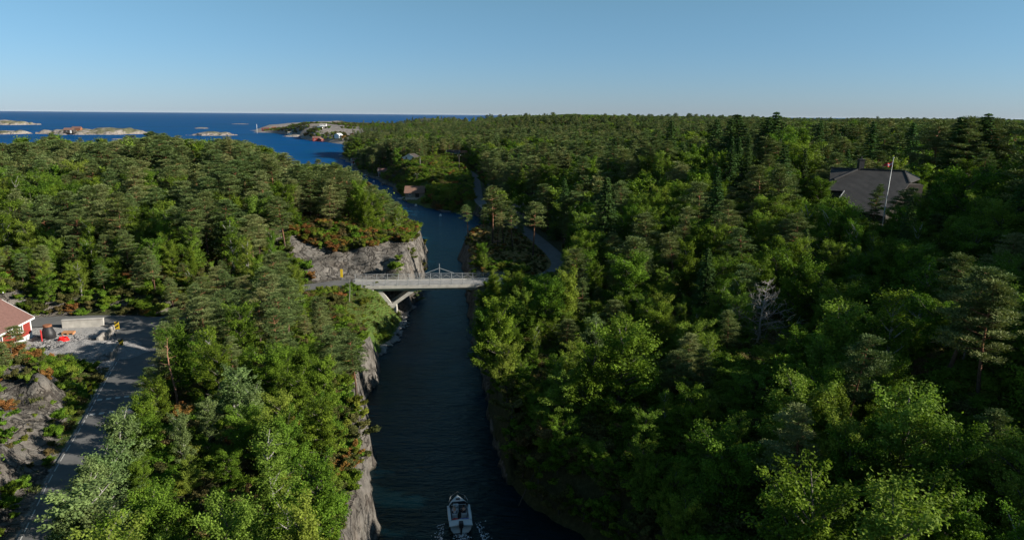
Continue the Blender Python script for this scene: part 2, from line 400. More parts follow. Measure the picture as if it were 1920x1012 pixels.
mp = t.n('ShaderNodeMapping'); mp.inputs['Scale'].default_value = (1.0, .55, .5); mp.inputs['Rotation'].default_value = (.3, .5, .6); t.l(pos, mp.inputs[0]); t.l(mp.outputs[0], sc.inputs[2])
t.l(sc.outputs[0], vo.inputs['Vector'])
crack = t.ramp(vo.outputs['Distance'], (.0, (0, 0, 0)), (.06, (1, 1, 1)))
nR = t.noise(.9, pos, 9, .72)
rock = t.ramp(nR, (.25, (.06, .055, .052)), (.45, (.125, .117, .107)), (.6, (.185, .172, .158)), (.8, (.26, .24, .215)))
rock = t.mix(t.ramp(t.noise(.35, pos, 5), (.48, (0, 0, 0)), (.78, (.45, .45, .45))), rock, (.15, .11, .08))
st_ = t.ramp(t.noise(.22, pos, 7, .7), (.36, (.5, .47, .44)), (.55, (1.0, .98, .95)), (.7, (1.15, 1.12, 1.1))); rock = t.mix(1.0, rock, st_, 'MULTIPLY')
vo2 = t.n('ShaderNodeTexVoronoi', feature='DISTANCE_TO_EDGE', ins={'Scale': .19}); t.l(sc.outputs[0], vo2.inputs['Vector']); crack = t.math('MULTIPLY', crack, t.ramp(vo2.outputs['Distance'], (.0, (0, 0, 0)), (.05, (1, 1, 1))))
crk = t.mix(crack, (.35, .33, .32), (1, 1, 1)); rock = t.mix(1.0, rock, crk, 'MULTIPLY')
wet = t.ramp(posz.outputs['Z'], (.0, (0, 0, 0)), (.9, (1, 1, 1)))
lichen = t.mix(t.ramp(t.noise(3.5, pos, 4), (.5, (0, 0, 0)), (.7, (.5, .5, .5))), rock, (.22, .21, .17))
rock = t.mix(t.ramp(t.math('ADD', posz.outputs['Z'], t.math('MULTIPLY', t.noise(.7, pos, 3), .6)), (.35, (0, 0, 0)), (.6, (1, 1, 1))), (.045, .042, .032), lichen)
grav = t.ramp(t.noise(5, pos, 8, .8), (.3, (.18, .175, .165)), (.5, (.31, .30, .285)), (.7, (.42, .405, .385)))
base = t.mix(t.math('MULTIPLY', attr(t, 'dry'), 1.0), soil, dry)
base = t.mix(t.ramp(t.math('ADD', attr(t, 'grass'), t.math('MULTIPLY', t.math('SUBTRACT', nA, .5), .8)), (.35, (0, 0, 0)), (.5, (1, 1, 1))), base, grass)
slope = t.math('SUBTRACT', 1.0, sep.outputs['Z'])
rk = t.math('ADD', t.math('MULTIPLY', slope, 1.5), attr(t, 'rock'))
rk = t.math('SUBTRACT', rk, t.math('MULTIPLY', attr(t, 'grass'), .5))
rk = t.math('ADD', rk, t.math('MULTIPLY', t.math('SUBTRACT', nB, .5), .7)); rk = t.math('ADD', rk, t.math('MULTIPLY', t.math('SUBTRACT', nA, .5), .9))
shore = t.math('SUBTRACT', 1.0, t.math('MULTIPLY', posz.outputs['Z'], .7), True); rk = t.math('ADD', rk, t.math('MULTIPLY', shore, .7))
rkf = t.ramp(rk, (.42, (0, 0, 0)), (.56, (1, 1, 1)))
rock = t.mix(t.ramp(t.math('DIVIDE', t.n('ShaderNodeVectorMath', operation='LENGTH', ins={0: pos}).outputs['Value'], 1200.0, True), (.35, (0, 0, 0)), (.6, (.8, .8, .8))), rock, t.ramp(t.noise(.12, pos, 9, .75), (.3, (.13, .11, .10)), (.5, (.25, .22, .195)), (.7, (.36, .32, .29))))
c = t.mix(rkf, base, rock)
c = t.mix(t.ramp(t.math('ADD', attr(t, 'gravel'), t.math('MULTIPLY', t.math('SUBTRACT', nB, .5), .5)), (.4, (0, 0, 0)), (.55, (1, 1, 1))), c, grav)
t.col(c)
hh = t.math('ADD', t.math('MULTIPLY', nR, .8), t.math('MULTIPLY', t.math('MULTIPLY', crack, rkf), .5)); hh = t.math('ADD', hh, t.math('MULTIPLY', t.noise(7, pos, 5, .7), .25))
t.bump(hh, .9, .5)
me = mesh_np('ground', np.stack([X, Y, Z], -1).reshape(-1, 3), Fc[keep], [m_ground], None, True,
    {'rock': ('POINT', rockm), 'grass': ('POINT', grassm), 'dry': ('POINT', dryg), 'gravel': ('POINT', gravm)})
tag(link('ground', me), kind='structure')

def Hs(x, y):   # height of the finished ground sheet (bilinear)
    x = np.atleast_1d(np.asarray(x, float)); y = np.atleast_1d(np.asarray(y, float))
    i = np.clip(np.searchsorted(gx, x) - 1, 0, nx - 2); j = np.clip(np.searchsorted(gy, y) - 1, 0, ny - 2)
    a = np.clip((x - gx[i]) / (gx[i + 1] - gx[i]), 0, 1); b = np.clip((y - gy[j]) / (gy[j + 1] - gy[j]), 0, 1)
    return (Z[j, i] * (1 - a) + Z[j, i + 1] * a) * (1 - b) + (Z[j + 1, i] * (1 - a) + Z[j + 1, i + 1] * a) * b
def h1(x, y): return float(Hs(x, y)[0])

# islands
q = NT('coastal_rock', .9, .2); g_ = q.n('ShaderNodeNewGeometry'); p_ = g_.outputs['Position']; z_ = q.n('ShaderNodeSeparateXYZ'); q.l(p_, z_.inputs[0]); nz_ = q.n('ShaderNodeSeparateXYZ'); q.l(g_.outputs['Normal'], nz_.inputs[0])
rk_ = q.ramp(q.noise(.12, p_, 9, .75), (.3, (.13, .11, .10)), (.5, (.25, .22, .195)), (.7, (.36, .32, .29)))
vg_ = q.ramp(q.noise(.25, p_, 6, .7), (.4, (.06, .065, .025)), (.6, (.12, .12, .05)))
q.col(q.mix(q.ramp(q.math('ADD', q.noise(.045, p_, 8, .7), q.math('MULTIPLY', q.math('MINIMUM', z_.outputs['Z'], 8.0), .022)), (.56, (0, 0, 0)), (.66, (.85, .85, .85))), rk_, vg_)); q.bump(q.noise(.15, p_, 8, .75), 1.0, 3.0); m_coast = q.m
def island(px0, px1, py, topy, depth, seed, humps, nm='island'):
    a, b = at(px0, py)[:2], at(px1, py)[:2]; c = (a + b) / 2; L = np.linalg.norm(b - a) / 2; D = np.linalg.norm(c)
    hmax = CAMZ - 0 ; e = atY((px0 + px1) / 2, topy, c[1] + depth * .5)[2]; e = max(e * .82, 1.1)
    n = 90; u = np.linspace(-1.15, 1.15, n * 2); v = np.linspace(-1.2, 1.2, n)
    U, V = np.meshgrid(u, v); d = (b - a) / 2; q = np.array([-d[1], d[0]]) / np.linalg.norm(d) * depth
    xx = c[0] + U * d[0] + V * q[0] * 1.0; yy = c[1] + U * d[1] + (V + .9) * q[1]
    r = np.sqrt(U ** 2 + V ** 2) * (1 + .5 * fbm(U * 3, V * 3, 1, seed))
    hp = np.zeros(U.shape)
    for (hu, hv, hw, hh) in [(a_, b_, c_ * 1.35, d_) for a_, b_, c_, d_ in humps]: hp = np.maximum(hp, hh * np.exp(-((U - hu) ** 2 / hw ** 2 + (V - hv) ** 2 / .5)))
    zz = np.where(r < 1, sst((1 - r) * 3.5) * (.38 + hp * .68) * e + fbm(xx, yy, 14, seed + 3) * e * .28 * sst((1 - r) * 3), -2)
    zz = np.where(r < 1, zz, -1.5)
    ii = np.arange(zz.size).reshape(zz.shape); FF = np.stack([ii[:-1, :-1], ii[:-1, 1:], ii[1:, 1:], ii[1:, :-1]], -1).reshape(-1, 4)
    FF = FF[zz.ravel()[FF].max(1) > -1.4]
    me = mesh_np(nm, np.stack([xx, yy, zz], -1).reshape(-1, 3), FF, [m_coast], None, True)
    tag(link(nm, me), kind='structure'); return c, e
island(50, 250, 252.5, 237, 45, 3, [(-.75, 0, .3, .55), (-.3, 0, .25, .65), (.25, 0, .25, .95), (.55, 0, .35, .7)])
island(-40, 34, 252, 243, 30, 8, [(-.3, 0, .5, .8), (.5, 0, .25, .9)])
island(-60, 37, 234.5, 223.5, 60, 12, [(-.1, 0, .5, .9), (.5, 0, .4, .6)])
island(46, 69, 234, 230, 25, 15, [(-.5, 0, .4, .9), (.4, 0, .4, .3)])
island(342, 428, 254.5, 245, 30, 19, [(0, 0, .4, .95), (.5, 0, .4, .7)])
island(355, 384, 241.3, 238.5, 25, 23, [(0, 0, .5, .8)])
island(203, 231, 261.6, 259.8, 7, 27, [(0, 0, .5, .5)])
island(432, 460, 233, 231.5, 20, 29, [(0, 0, .5, .5)])
island(527, 560, 256.5, 251.5, 14, 31, [(.3, 0, .5, .9)])
island(772, 846, 229, 225, 60, 37, [(0, 0, .5, .9), (.6, 0, .3, 1.)])

# ================================================================== water
t = NT('water', .12, .5); m_water = t.m
nodes = t.t.nodes; out = nodes['Material Output']
geo = t.n('ShaderNodeNewGeometry'); pos = geo.outputs['Position']
sp = t.n('ShaderNodeSeparateXYZ'); t.l(pos, sp.inputs[0])
m1 = t.n('ShaderNodeMapping'); m1.inputs['Scale'].default_value = (.55, 1.7, 1); m1.inputs['Rotation'].default_value = (0, 0, .12); t.l(pos, m1.inputs[0])
m2 = t.n('ShaderNodeMapping'); m2.inputs['Scale'].default_value = (.1, .28, 1); m2.inputs['Rotation'].default_value = (0, 0, -.2); t.l(pos, m2.inputs[0])
w1 = t.noise(1.0, m1.outputs[0], 4, .6); w2 = t.noise(1.0, m2.outputs[0], 5, .6)
far = t.ramp(t.math('DIVIDE', sp.outputs['Y'], 1600.0, True), (0, (0, 0, 0)), (.12, (0, 0, 0)), (.35, (1, 1, 1)))
hgt = t.math('ADD', t.math('MULTIPLY', w1, .34), t.math('MULTIPLY', w2, .55))
bp = t.n('ShaderNodeBump', ins={'Strength': 1.0, 'Distance': .8}); t.l(hgt, bp.inputs['Height'])
# body colour with reflections painted in: green-black for trees in the narrow, teal over sand north of it, deep blue of sea and sky
body = t.ramp(t.math('DIVIDE', sp.outputs['Y'], 600.0, True), (0, (.0008, .0045, .0045)), (.14, (.001, .008, .012)), (.22, (.001, .022, .042)), (.32, (.002, .065, .10)), (.5, (.001, .048, .14)), (1, (.0005, .057, .19)))
shoal = t.ramp(t.noise(.02, pos, 5), (.5, (0, 0, 0)), (.62, (1, 1, 1)))
body = t.mix(t.math('MULTIPLY', shoal, .35), body, (.004, .07, .11))
streak = t.n('ShaderNodeMapping'); streak.inputs['Scale'].default_value = (.0018, .006, 1); t.l(pos, streak.inputs[0])
body = t.mix(t.ramp(t.noise(1.0, streak.outputs[0], 6, .65), (.42, (0, 0, 0)), (.62, (.5, .5, .5))), body, (.003, .04, .10))
dif = t.n('ShaderNodeBsdfDiffuse'); t.l(body, dif.inputs[0])
gl = t.n('ShaderNodeBsdfGlossy', ins={'Roughness': .08, 'Color': (.85, 1, .88, 1)}); t.l(bp.outputs[0], gl.inputs['Normal'])
fr = t.n('ShaderNodeFresnel', ins={'IOR': 1.33}); t.l(bp.outputs[0], fr.inputs['Normal'])
fcap = t.math('SUBTRACT', .24, t.math('MULTIPLY', far, .19))
mx = t.n('ShaderNodeMixShader'); t.l(t.math('MINIMUM', t.math('MULTIPLY', fr.outputs[0], .62), fcap), mx.inputs[0]); t.l(dif.outputs[0], mx.inputs[1]); t.l(gl.outputs[0], mx.inputs[2]); t.l(mx.outputs[0], out.inputs['Surface'])
ys = [-300, 0, 200, 800, 3000, 10000, 22000, 38000]; xs = [-36000, -8000, -1500, -200, 0, 200, 1500, 8000, 36000]
V = [(x, y, 0) for y in ys for x in xs]; n = len(xs)
FF = [(j * n + i, j * n + i + 1, (j + 1) * n + i + 1, (j + 1) * n + i) for j in range(len(ys) - 1) for i in range(n - 1)]
tag(link('water', mesh_np('water', V, FF, [m_water])), kind='structure')

# ================================================================== roads
t = NT('asphalt', .85, .3); pos = t.n('ShaderNodeNewGeometry').outputs['Position']
a1 = t.ramp(t.noise(.5, pos, 6, .7), (.3, (.085, .085, .084)), (.7, (.145, .143, .138))); t.col(t.mix(t.ramp(t.noise(25, pos, 3), (.35, (.7, .7, .7)), (.65, (1.15, 1.15, 1.15))), (0, 0, 0), a1, 'MULTIPLY') if False else a1)
t.bump(t.noise(30, pos, 3), .3, .01); m_asph = t.m
m_line = plain('road_paint', (.42, .42, .40), .7, .25, 6)
def ribbon(P, hw, dz, name, mat, kind='structure', off=0.0, thick=0):
    P = np.asarray(P); T = np.gradient(P[:, :2], axis=0); T /= np.linalg.norm(T, axis=1)[:, None]; N = np.stack([T[:, 1], -T[:, 0]], -1)
    V = []; K = 5
    for i, p in enumerate(P):
        for k in range(K):
            o = off + hw * (k / (K - 1) * 2 - 1); V.append((p[0] + N[i, 0] * o, p[1] + N[i, 1] * o, p[2] + dz))
    FF = [(i * K + k, i * K + k + 1, (i + 1) * K + k + 1, (i + 1) * K + k) for i in range(len(P) - 1) for k in range(K - 1)]
    o = link(name, mesh_np(name, V, FF, [mat])); 
    if kind: tag(o, kind=kind)
    return o
ribbon(ROADS[0][0], 2.25, .008, 'road', m_asph); ribbon(ROADS[1][0], 2.5, 0, 'road', m_asph); ribbon(ROADS[2][0], 1.8, 0, 'road', m_asph)
# apron of the junction
jc = at(262, 618, 6.5); A = [at(*p, 6.5) for p in ((226, 607), (300, 612), (318, 625), (292, 660), (250, 655), (222, 640), (215, 622))]
cM = sum(A) / len(A); V = [cM + (0, 0, .016)] + [a + (0, 0, .012) for a in A]
tag(link('road', mesh_np('road', V, [(0, i + 1, (i + 1) % len(A) + 1) for i in range(len(A))][:], [m_asph])), kind='structure')
# broken edge line on the left, and two dashed bands of the speed hump
P = ROADS[0][0]
def resample(P, s):
    d = np.r_[0, np.cumsum(np.linalg.norm(np.diff(P[:, :2], axis=0), axis=1))]; n = np.arange(0, d[-1], s)
    return np.stack([np.interp(n, d, P[:, k]) for k in range(3)], -1), n
Q, sdd = resample(P, .25)
V = []; FFl = []
T = np.gradient(Q[:, :2], axis=0); T /= np.linalg.norm(T, axis=1)[:, None]; N = np.stack([T[:, 1], -T[:, 0]], -1)
def quad(i0, i1, o0, o1, z=.02):
    b = len(V)
    for i, o in ((i0, o0), (i0, o1), (i1, o1), (i1, o0)): V.append((Q[i, 0] + N[i, 0] * o, Q[i, 1] + N[i, 1] * o, Q[i, 2] + z))
    FFl.append((b, b + 1, b + 2, b + 3))
for i in range(6, len(Q) - 20, 7): quad(i, i + 5, -2.08, -2.0)
for i in range(6, len(Q) - 20, 7): quad(i, i + 5, 2.0, 2.08)
ih1 = int(np.argmin(np.linalg.norm(Q[:, :2] - at(215, 745, 7)[:2], axis=1))); ih2 = int(np.argmin(np.linalg.norm(Q[:, :2] - at(200, 774, 7)[:2], axis=1)))
for ih in (ih1, ih2):
    for k in range(5): quad(ih - 1, ih + 1, -1.9 + k * .8, -1.45 + k * .8)
tag(link('road_markings', mesh_np('road_markings', V, FFl, [m_line])), kind='structure')
# ================================================================== vegetation
def leaf_mat(name, dark, light, hue2=None, trans=.3, rough=.55):
    q = NT(name, rough, .05); q.m.use_backface_culling = False
    oi = q.n('ShaderNodeObjectInfo').outputs['Random']; tn = attr(q, 'tint')
    c = q.mix(tn, dark, light)
    if hue2: c = q.mix(q.ramp(oi, (.55, (0, 0, 0)), (1, (1, 1, 1))), c, q.mix(tn, tuple(np.array(hue2) * .55), hue2))
    hv = q.n('ShaderNodeHueSaturation'); q.l(c, hv.inputs['Color']); q.l(q.math('ADD', q.math('MULTIPLY', oi, .42), .74), hv.inputs['Value']); q.l(q.math('ADD', q.math('MULTIPLY', q.math('FRACT', q.math('MULTIPLY', oi, 7.3)), .035), .482), hv.inputs['Hue'])
    c = hv.outputs[0]; q.col(c)
    tr = q.n('ShaderNodeBsdfTranslucent'); q.l(q.mix(1.0, c, (1.25, 1.35, .6), 'MULTIPLY'), tr.inputs[0])
    ms = q.n('ShaderNodeMixShader'); ms.inputs[0].default_value = trans; q.l(q.b.outputs[0], ms.inputs[1]); q.l(tr.outputs[0], ms.inputs[2])
    q.l(ms.outputs[0], q.t.nodes['Material Output'].inputs['Surface']); return q.m
L_dec = leaf_mat('broad_leaves', (.035, .075, .008), (.195, .305, .030), (.19, .26, .04))
L_pine = leaf_mat('pine_needles', (.055, .082, .028), (.220, .290, .092), (.235, .255, .10), .12)
L_spr = leaf_mat('spruce_needles', (.02, .05, .014), (.09, .16, .035), None, .1)
L_sil = leaf_mat('silver_leaves', (.09, .13, .045), (.22, .30, .10), None, .25)
L_yel = leaf_mat('yellow_green_leaves', (.09, .12, .015), (.24, .27, .04), None, .3)
L_rust = leaf_mat('rust_leaves', (.12, .065, .018), (.36, .19, .055), None, .25)
L_heath = leaf_mat('heath_leaves', (.05, .06, .018), (.15, .15, .045), (.17, .12, .05), .2)
L_brown = leaf_mat('bare_twigs', (.045, .035, .022), (.10, .08, .045), None, .1)
def bark_mat(name, lo, hi, z0, z1):
    q = NT(name, .9, .2); g = q.n('ShaderNodeTexCoord').outputs['Object']; s = q.n('ShaderNodeSeparateXYZ'); q.l(g, s.inputs[0])
    mr = q.n('ShaderNodeMapRange', ins={'From Min': z0, 'From Max': z1}); q.l(s.outputs['Z'], mr.inputs[0])
    c = q.mix(mr.outputs[0], lo, hi); c = q.mix(q.ramp(q.noise(6, g, 5), (.35, (.55, .55, .55)), (.65, (1, 1, 1))), (0, 0, 0), c) if False else c
    k = q.ramp(q.noise(5, g, 5, .7), (.35, (.5, .5, .5)), (.65, (1.0, 1.0, 1.0))); q.col(q.mix(1.0, c, k, 'MULTIPLY')); q.bump(q.noise(12, g, 4), .6, .03); return q.m
B_pine = bark_mat('pine_bark', (.10, .07, .055), (.30, .14, .075), 2, 6)
B_dec = bark_mat('broadleaf_bark', (.09, .08, .065), (.14, .125, .10), 1, 6)
B_pale = bark_mat('pale_bark', (.22, .21, .19), (.38, .36, .33), 0, 4)
B_grey = bark_mat('dead_wood', (.20, .15, .12), (.42, .38, .34), 1, 6)
B_red = bark_mat('red_pine_bark', (.22, .12, .08), (.42, .22, .14), 1, 5)

def unit(v): return v / (np.linalg.norm(v, axis=-1, keepdims=True) + 1e-9)
def cards(C, Nn, L, Wd, r, axis_hint=None):
    """leaf-sized diamonds: centre, normal, length, width"""
    n = len(C); ref = r.normal(size=(n, 3)) if axis_hint is None else axis_hint + r.normal(size=(n, 3)) * .35
    t1 = unit(ref - (ref * Nn).sum(-1, keepdims=True) * Nn); t2 = np.cross(Nn, t1)
    L = np.asarray(L).reshape(-1, 1); Wd = np.asarray(Wd).reshape(-1, 1)
    V = np.stack([C - t1 * L, C + t2 * Wd, C + t1 * L, C - t2 * Wd], 1).reshape(-1, 3)
    return V, np.arange(n * 4).reshape(n, 4)
def tubes_np(chains, n=5):
    m = MB()
    for P, R in chains: m.tube(P, R, n, False)
    me = m; V = np.array(me.v, np.float32); FF = np.array([f for f in me.f if len(f) == 4], np.int32); return V, FF

def crown_lobes(kind, h, R, z0, K, r):
    """cluster centres of a broadleaf crown; uneven, with gaps"""
    c = []; lob = r.normal(size=(7, 3)); lob = unit(lob); amp = r.uniform(-.32, .30, 7)
    while len(c) < K:
        d = unit(r.normal(size=3)); rad = r.uniform(.35, 1.0) ** .6
        k = 1 + sum(a * max(0, float(d @ l)) ** 3 for a, l in zip(amp, lob))
        p = d * rad * k; zc = (z0 + h) / 2; hz = (h - z0) / 2
        q = np.array([p[0] * R, p[1] * R, zc + p[2] * hz])
        if kind == 'tall': q[:2] *= 1.1 - .55 * (q[2] - z0) / (h - z0)
        else: q[:2] *= 1.2 - .62 * ((q[2] - z0) / (h - z0)) ** 1.6
        if q[2] > z0 * .8: c.append(q)
    return np.array(c)

def broad_tree(seed, h=10., R=3.3, z0=2.2, K=46, per=160, leaf=.13, kind='round', limbs=True, csize=(.5, 1.05)):
    """limbs run out of the trunk and carry leafy twigs along their outer half, so the outline is ragged"""
    r = np.random.default_rng(seed); V = []; FF = []; T = []; o = 0; ch = []
    lean = r.normal(size=2) * .03 * h; bx = lambda t: np.array([lean[0] * t + math.sin(t * 6 + seed) * .012 * h, lean[1] * t, t * h])
    rb = .016 * h + .02; ch.append(([np.array([0, 0, -.6])] + [bx(t) for t in (.02, .3, .55, .8)], [rb * 1.3, rb * 1.1, rb * .8, rb * .5, rb * .15]))
    nl = max(6, K // 5); a0 = r.uniform(0, 6.28); gap = r.uniform(0, 6.28); cl = []
    for i in range(nl):
        t = (z0 / h) * .8 + (.82 - (z0 / h) * .8) * (i + r.random() * .8) / nl; a = a0 + i * 2.4 + r.uniform(-.45, .45)
        q = (t - z0 / h * .8) / (.82 - z0 / h * .8); rise = .25 + .9 * q + r.uniform(-.1, .25) + (.5 if kind == 'tall' else 0)
        Ll = R * (1.12 - .45 * q) * r.uniform(.6, 1.2) * (.72 + .28 * math.cos(a - gap)) * (1 + .5 * (q > .8))
        d = unit(np.array([math.cos(a), math.sin(a), rise])); b0 = bx(t); e = b0 + d * Ll * 1.1; m_ = (b0 + e) / 2 + np.array([0, 0, -.04 * Ll])
        if e[2] > h: e[2] = h - r.random() * .5
        if limbs: ch.append(([b0, m_, e], [rb * .45, rb * .3, rb * .06]))
        for k in range(max(4, K // nl)):
            u = 1.04 - .72 * (k / max(4, K // nl)) ** 1.1; sp = (1.15 - u) * Ll * .62
            c = b0 + (e - b0) * u + r.normal(size=3) * np.array([sp, sp, sp * .6]) * .75
            cl.append((c, unit(c - b0 + d * .6), u)); 
            if limbs and k % 3 == 1: ch.append(([b0 + (e - b0) * max(u - .25, .1), c], [rb * .14, rb * .04]))
    for c, dr, u in cl:
        s = r.uniform(*csize) * h / 10 * .8; n = int(per * (s / (h / 10)) ** 2 * 1.3) + 6; d = unit(r.normal(size=(n, 3))); d[:, 2] = np.where(r.random(n) < .4, np.abs(d[:, 2]), d[:, 2])
        P = c + d * r.uniform(.1, 1, (n, 1)) ** .55 * s * np.array([.85, .85, .6]) + dr * (r.normal(size=(n, 1)) * s * .5)
        N_ = unit(d * .45 + np.array([0, 0, .45]) + r.normal(size=(n, 3)) * .5)
        v, f = cards(P, N_, leaf * r.uniform(.65, 1.3, n), leaf * .6 * r.uniform(.7, 1.2, n), r)
        V.append(v); FF.append(f + o); o += len(v); T.append(np.clip(r.uniform(.1, .85) + r.normal(size=n) * .16, 0, 1))
    tv, tf = tubes_np(ch, 5)
    return (np.vstack(V), np.vstack(FF), np.concatenate(T)), (tv, tf)

def pine_tree(seed, h=12., R=2.9, base=.35, nb=30, per=115, leaf=.15, puff=(.55, .95)):
    r = np.random.default_rng(seed); V = []; FF = []; T = []; o = 0; ch = []
    lean = r.normal(size=2) * .05 * h; bx = lambda t: np.array([lean[0] * t + math.sin(t * 5 + seed) * .012 * h, lean[1] * t, t * h])
    ch.append(([np.array([0, 0, -.6])] + [bx(t) for t in (.01, .25, .5, .75, .95)], [.02 * h, .018 * h, .014 * h, .010 * h, .006 * h, .002 * h]))
    asy = r.uniform(0, 6.28)
    for i in range(nb):
        t = base + (1 - base) * (i + r.uniform(0, .8)) / nb; a = i * 2.4 + r.uniform(-.5, .5)
        prof = math.sin(min(1, (1.02 - t) / (1 - base) * 1.5 + .1) * math.pi / 2) ** .8 * (.8 + .25 * math.cos(a - asy))
        if t < base + .12: prof *= .75
        prof *= 1.15 - .45 * ((t - base) / (1 - base))
        Lb = R * prof * r.uniform(.65, 1.1) * (h / 12); rise = r.uniform(.05, .35) + (t - .6) * .5
        p0 = bx(t); dr = np.array([math.cos(a), math.sin(a), rise]); p1 = p0 + dr * Lb * np.array([1, 1, 1]); pm = p0 + dr * Lb * .5 - np.array([0, 0, .06 * Lb])
        ch.append(([p0, pm, p1], [.0045 * h, .003 * h, .001 * h]))
        npf = max(2, int(2 + Lb * 1.25))
        for k in range(npf):
            u = r.uniform(.38, 1.05); side = np.array([-dr[1], dr[0], 0]) * r.normal() * .34 * Lb * u
            c = p0 + dr * Lb * u + side + np.array([0, 0, r.uniform(-.1, .25)]); s = r.uniform(*puff) * (h / 12) ** .5
            n = int(per * (s / .75) ** 2); d = unit(r.normal(size=(n, 3))); d[:, 2] = np.where(r.random(n) < .6, np.abs(d[:, 2]), d[:, 2])
            rad = r.uniform(.1, 1, (n, 1)) ** .6; P = c + d * rad * s * np.array([1.15, 1.15, .42])
            ax = unit(d * np.array([1, 1, .5]) + np.array([0, 0, .45]))          # needles point out and up
            N_ = unit(np.cross(ax, r.normal(size=(n, 3)))) ; N_ = np.where(N_[:, 2:3] < 0, -N_, N_); N_ = unit(N_ + np.array([0, 0, .5]))
            v, f = cards(P, N_, leaf * r.uniform(.7, 1.25, n), leaf * .28 * np.ones(n), r, ax)
            V.append(v); FF.append(f + o); o += len(v); T.append(np.clip(r.uniform(.25, .65) + r.normal(size=n) * .17, 0, 1))
    tv, tf = tubes_np(ch, 5)
    return (np.vstack(V), np.vstack(FF), np.concatenate(T)), (tv, tf)

def spruce_tree(seed, h=15., R=2.6, lev=26, nb=9, m=15, leaf=.3):
    r = np.random.default_rng(seed); C = []; A = []; T = []; ch = [([(0, 0, -.6), (0, 0, h * .5), (0, 0, h * .97)], [.016 * h, .01 * h, .002 * h])]
    for i in range(lev):
        t = .06 + .93 * i / lev; Lv = R * (1 - t) ** .85 * r.uniform(.8, 1.12) * h / 15 + .12
        for k in range(nb):
            a = k * 6.283 / nb + i * .9 + r.uniform(-.3, .3); L1 = Lv * r.uniform(.7, 1.12); ct = r.uniform(.2, .75)
            for j in range(m):
                u = r.uniform(.12, 1.0); z = t * h - u * L1 * .28 + .22 * (u * L1) ** 2 / (L1 + .1) - r.uniform(0, .22)
                w = (1 - u) * .35 + .1; aa = a + r.normal() * w * .6
                C.append((math.cos(aa) * L1 * u, math.sin(aa) * L1 * u, z)); A.append((math.cos(a), math.sin(a), -.25)); T.append(ct + r.normal() * .15)
        if i % 2 == 0: ch.append(([(0, 0, t * h), (math.cos(i) * Lv * .8, math.sin(i) * Lv * .8, t * h - .1)], [.03, .01]))
    C = np.array(C); A = np.array(A); n = len(C)
    N_ = unit(np.array([0, 0, 1.]) + unit(C * [1, 1, 0]) * .5 + r.normal(size=(n, 3)) * .4)
    v, f = cards(C, N_, leaf * r.uniform(.7, 1.2, n), leaf * .42 * np.ones(n), r, A)
    tv, tf = tubes_np(ch, 5); return (v, f, np.clip(T, 0, 1)), (tv, tf)

def dead_tree(seed, h=9., R=3.2, nb=26, base=.3, twigs=5):
    r = np.random.default_rng(seed); ch = []; bx = lambda t: np.array([math.sin(t * 4 + seed) * .03 * h, .02 * h * math.sin(t * 6), t * h])
    ch.append(([bx(t) for t in (-.05, .2, .4, .6, .8, 1)], [.022 * h, .018 * h, .014 * h, .010 * h, .006 * h, .002 * h]))
    for i in range(nb):
        t = base + (1 - base) * (i + r.random()) / nb; a = i * 2.4 + r.uniform(-.4, .4); L = R * (1.1 - t) ** .7 * r.uniform(.6, 1.15) * (1.25 if t < .6 else 1)
        p = bx(t); d = np.array([math.cos(a), math.sin(a), r.uniform(.0, .5)]); P = [p]; 
        for k in range(4): d = unit(d + r.normal(size=3) * .22 + np.array([0, 0, .06])); P.append(P[-1] + d * L / 4)
        ch.append((P, [.0055 * h, .004 * h, .0028 * h, .002 * h, .001 * h]))
        for k in range(twigs):
            q = P[r.integers(1, 5)]; dd = unit(d + r.normal(size=3) * .7); ch.append(([q, q + dd * L * .2, q + unit(dd + r.normal(size=3) * .4) * L * r.uniform(.25, .45)], [.0022 * h, .0016 * h, .0008 * h]))
    return tubes_np(ch, 4)

MODELS = {}     # kind -> list of (crown mesh, trunk mesh, nominal height)
def reg(kind, parts, lm, bm, h, tname='trunk'):
    (v, f, tt), (tv, tf) = parts
    MODELS.setdefault(kind, []).append((mesh_np('crown', v, f, [lm], None, False, {'tint': ('FACE', tt)}), mesh_np('trunk', tv, tf, [bm], None, True), h))
LOW = {}
HID = bpy.data.collections.new('forest models')
def reglow(kind, parts, lm, bm, h):
    (v, f, tt), (tv, tf) = parts; n = len(v)
    me = mesh_np('tree', np.vstack([v, tv]), np.vstack([f, tf + n]), [lm, bm], np.r_[np.zeros(len(f)), np.ones(len(tf))], False, {'tint': ('FACE', np.r_[tt, np.full(len(tf), .5)])})
    o = bpy.data.objects.new('tree_model', me); LOW.setdefault(kind, []).append((o, h))
for i in range(6): reg('pine', pine_tree(10 + i, 12, [2.9, 3.3, 2.6, 3.1, 2.7, 3.4][i], [.25, .35, .22, .45, .3, .38][i], [34, 32, 36, 26, 34, 30][i]), L_pine, B_pine, 12.)
for i in range(6): reg('broad', broad_tree(30 + i, 10, [3.3, 3.0, 3.6, 2.7, 3.4, 3.1][i], [1.2, 1.6, 1.4, 1.0, 1.5, 1.3][i], [150, 140, 165, 130, 155, 145][i], 190, .11, kind=['round', 'tall', 'round', 'tall', 'round', 'round'][i]), L_dec, B_dec, 10.)
for i in range(3): reg('birch', broad_tree(50 + i, 12, 2.5, 2.0, 120, 110, .11, 'tall', True, (.5, .95)), L_dec, B_pale, 12.)
for i in range(3): reg('spruce', spruce_tree(60 + i, 15, [3.3, 2.9, 3.7][i], 30, 10, 38, .2), L_spr, B_dec, 15.)
for i in range(3): reg('silver', broad_tree(70 + i, 9, 2.5, .4, 140, 190, .095, 'tall', True, (.45, .85)), L_sil, B_pale, 9.)
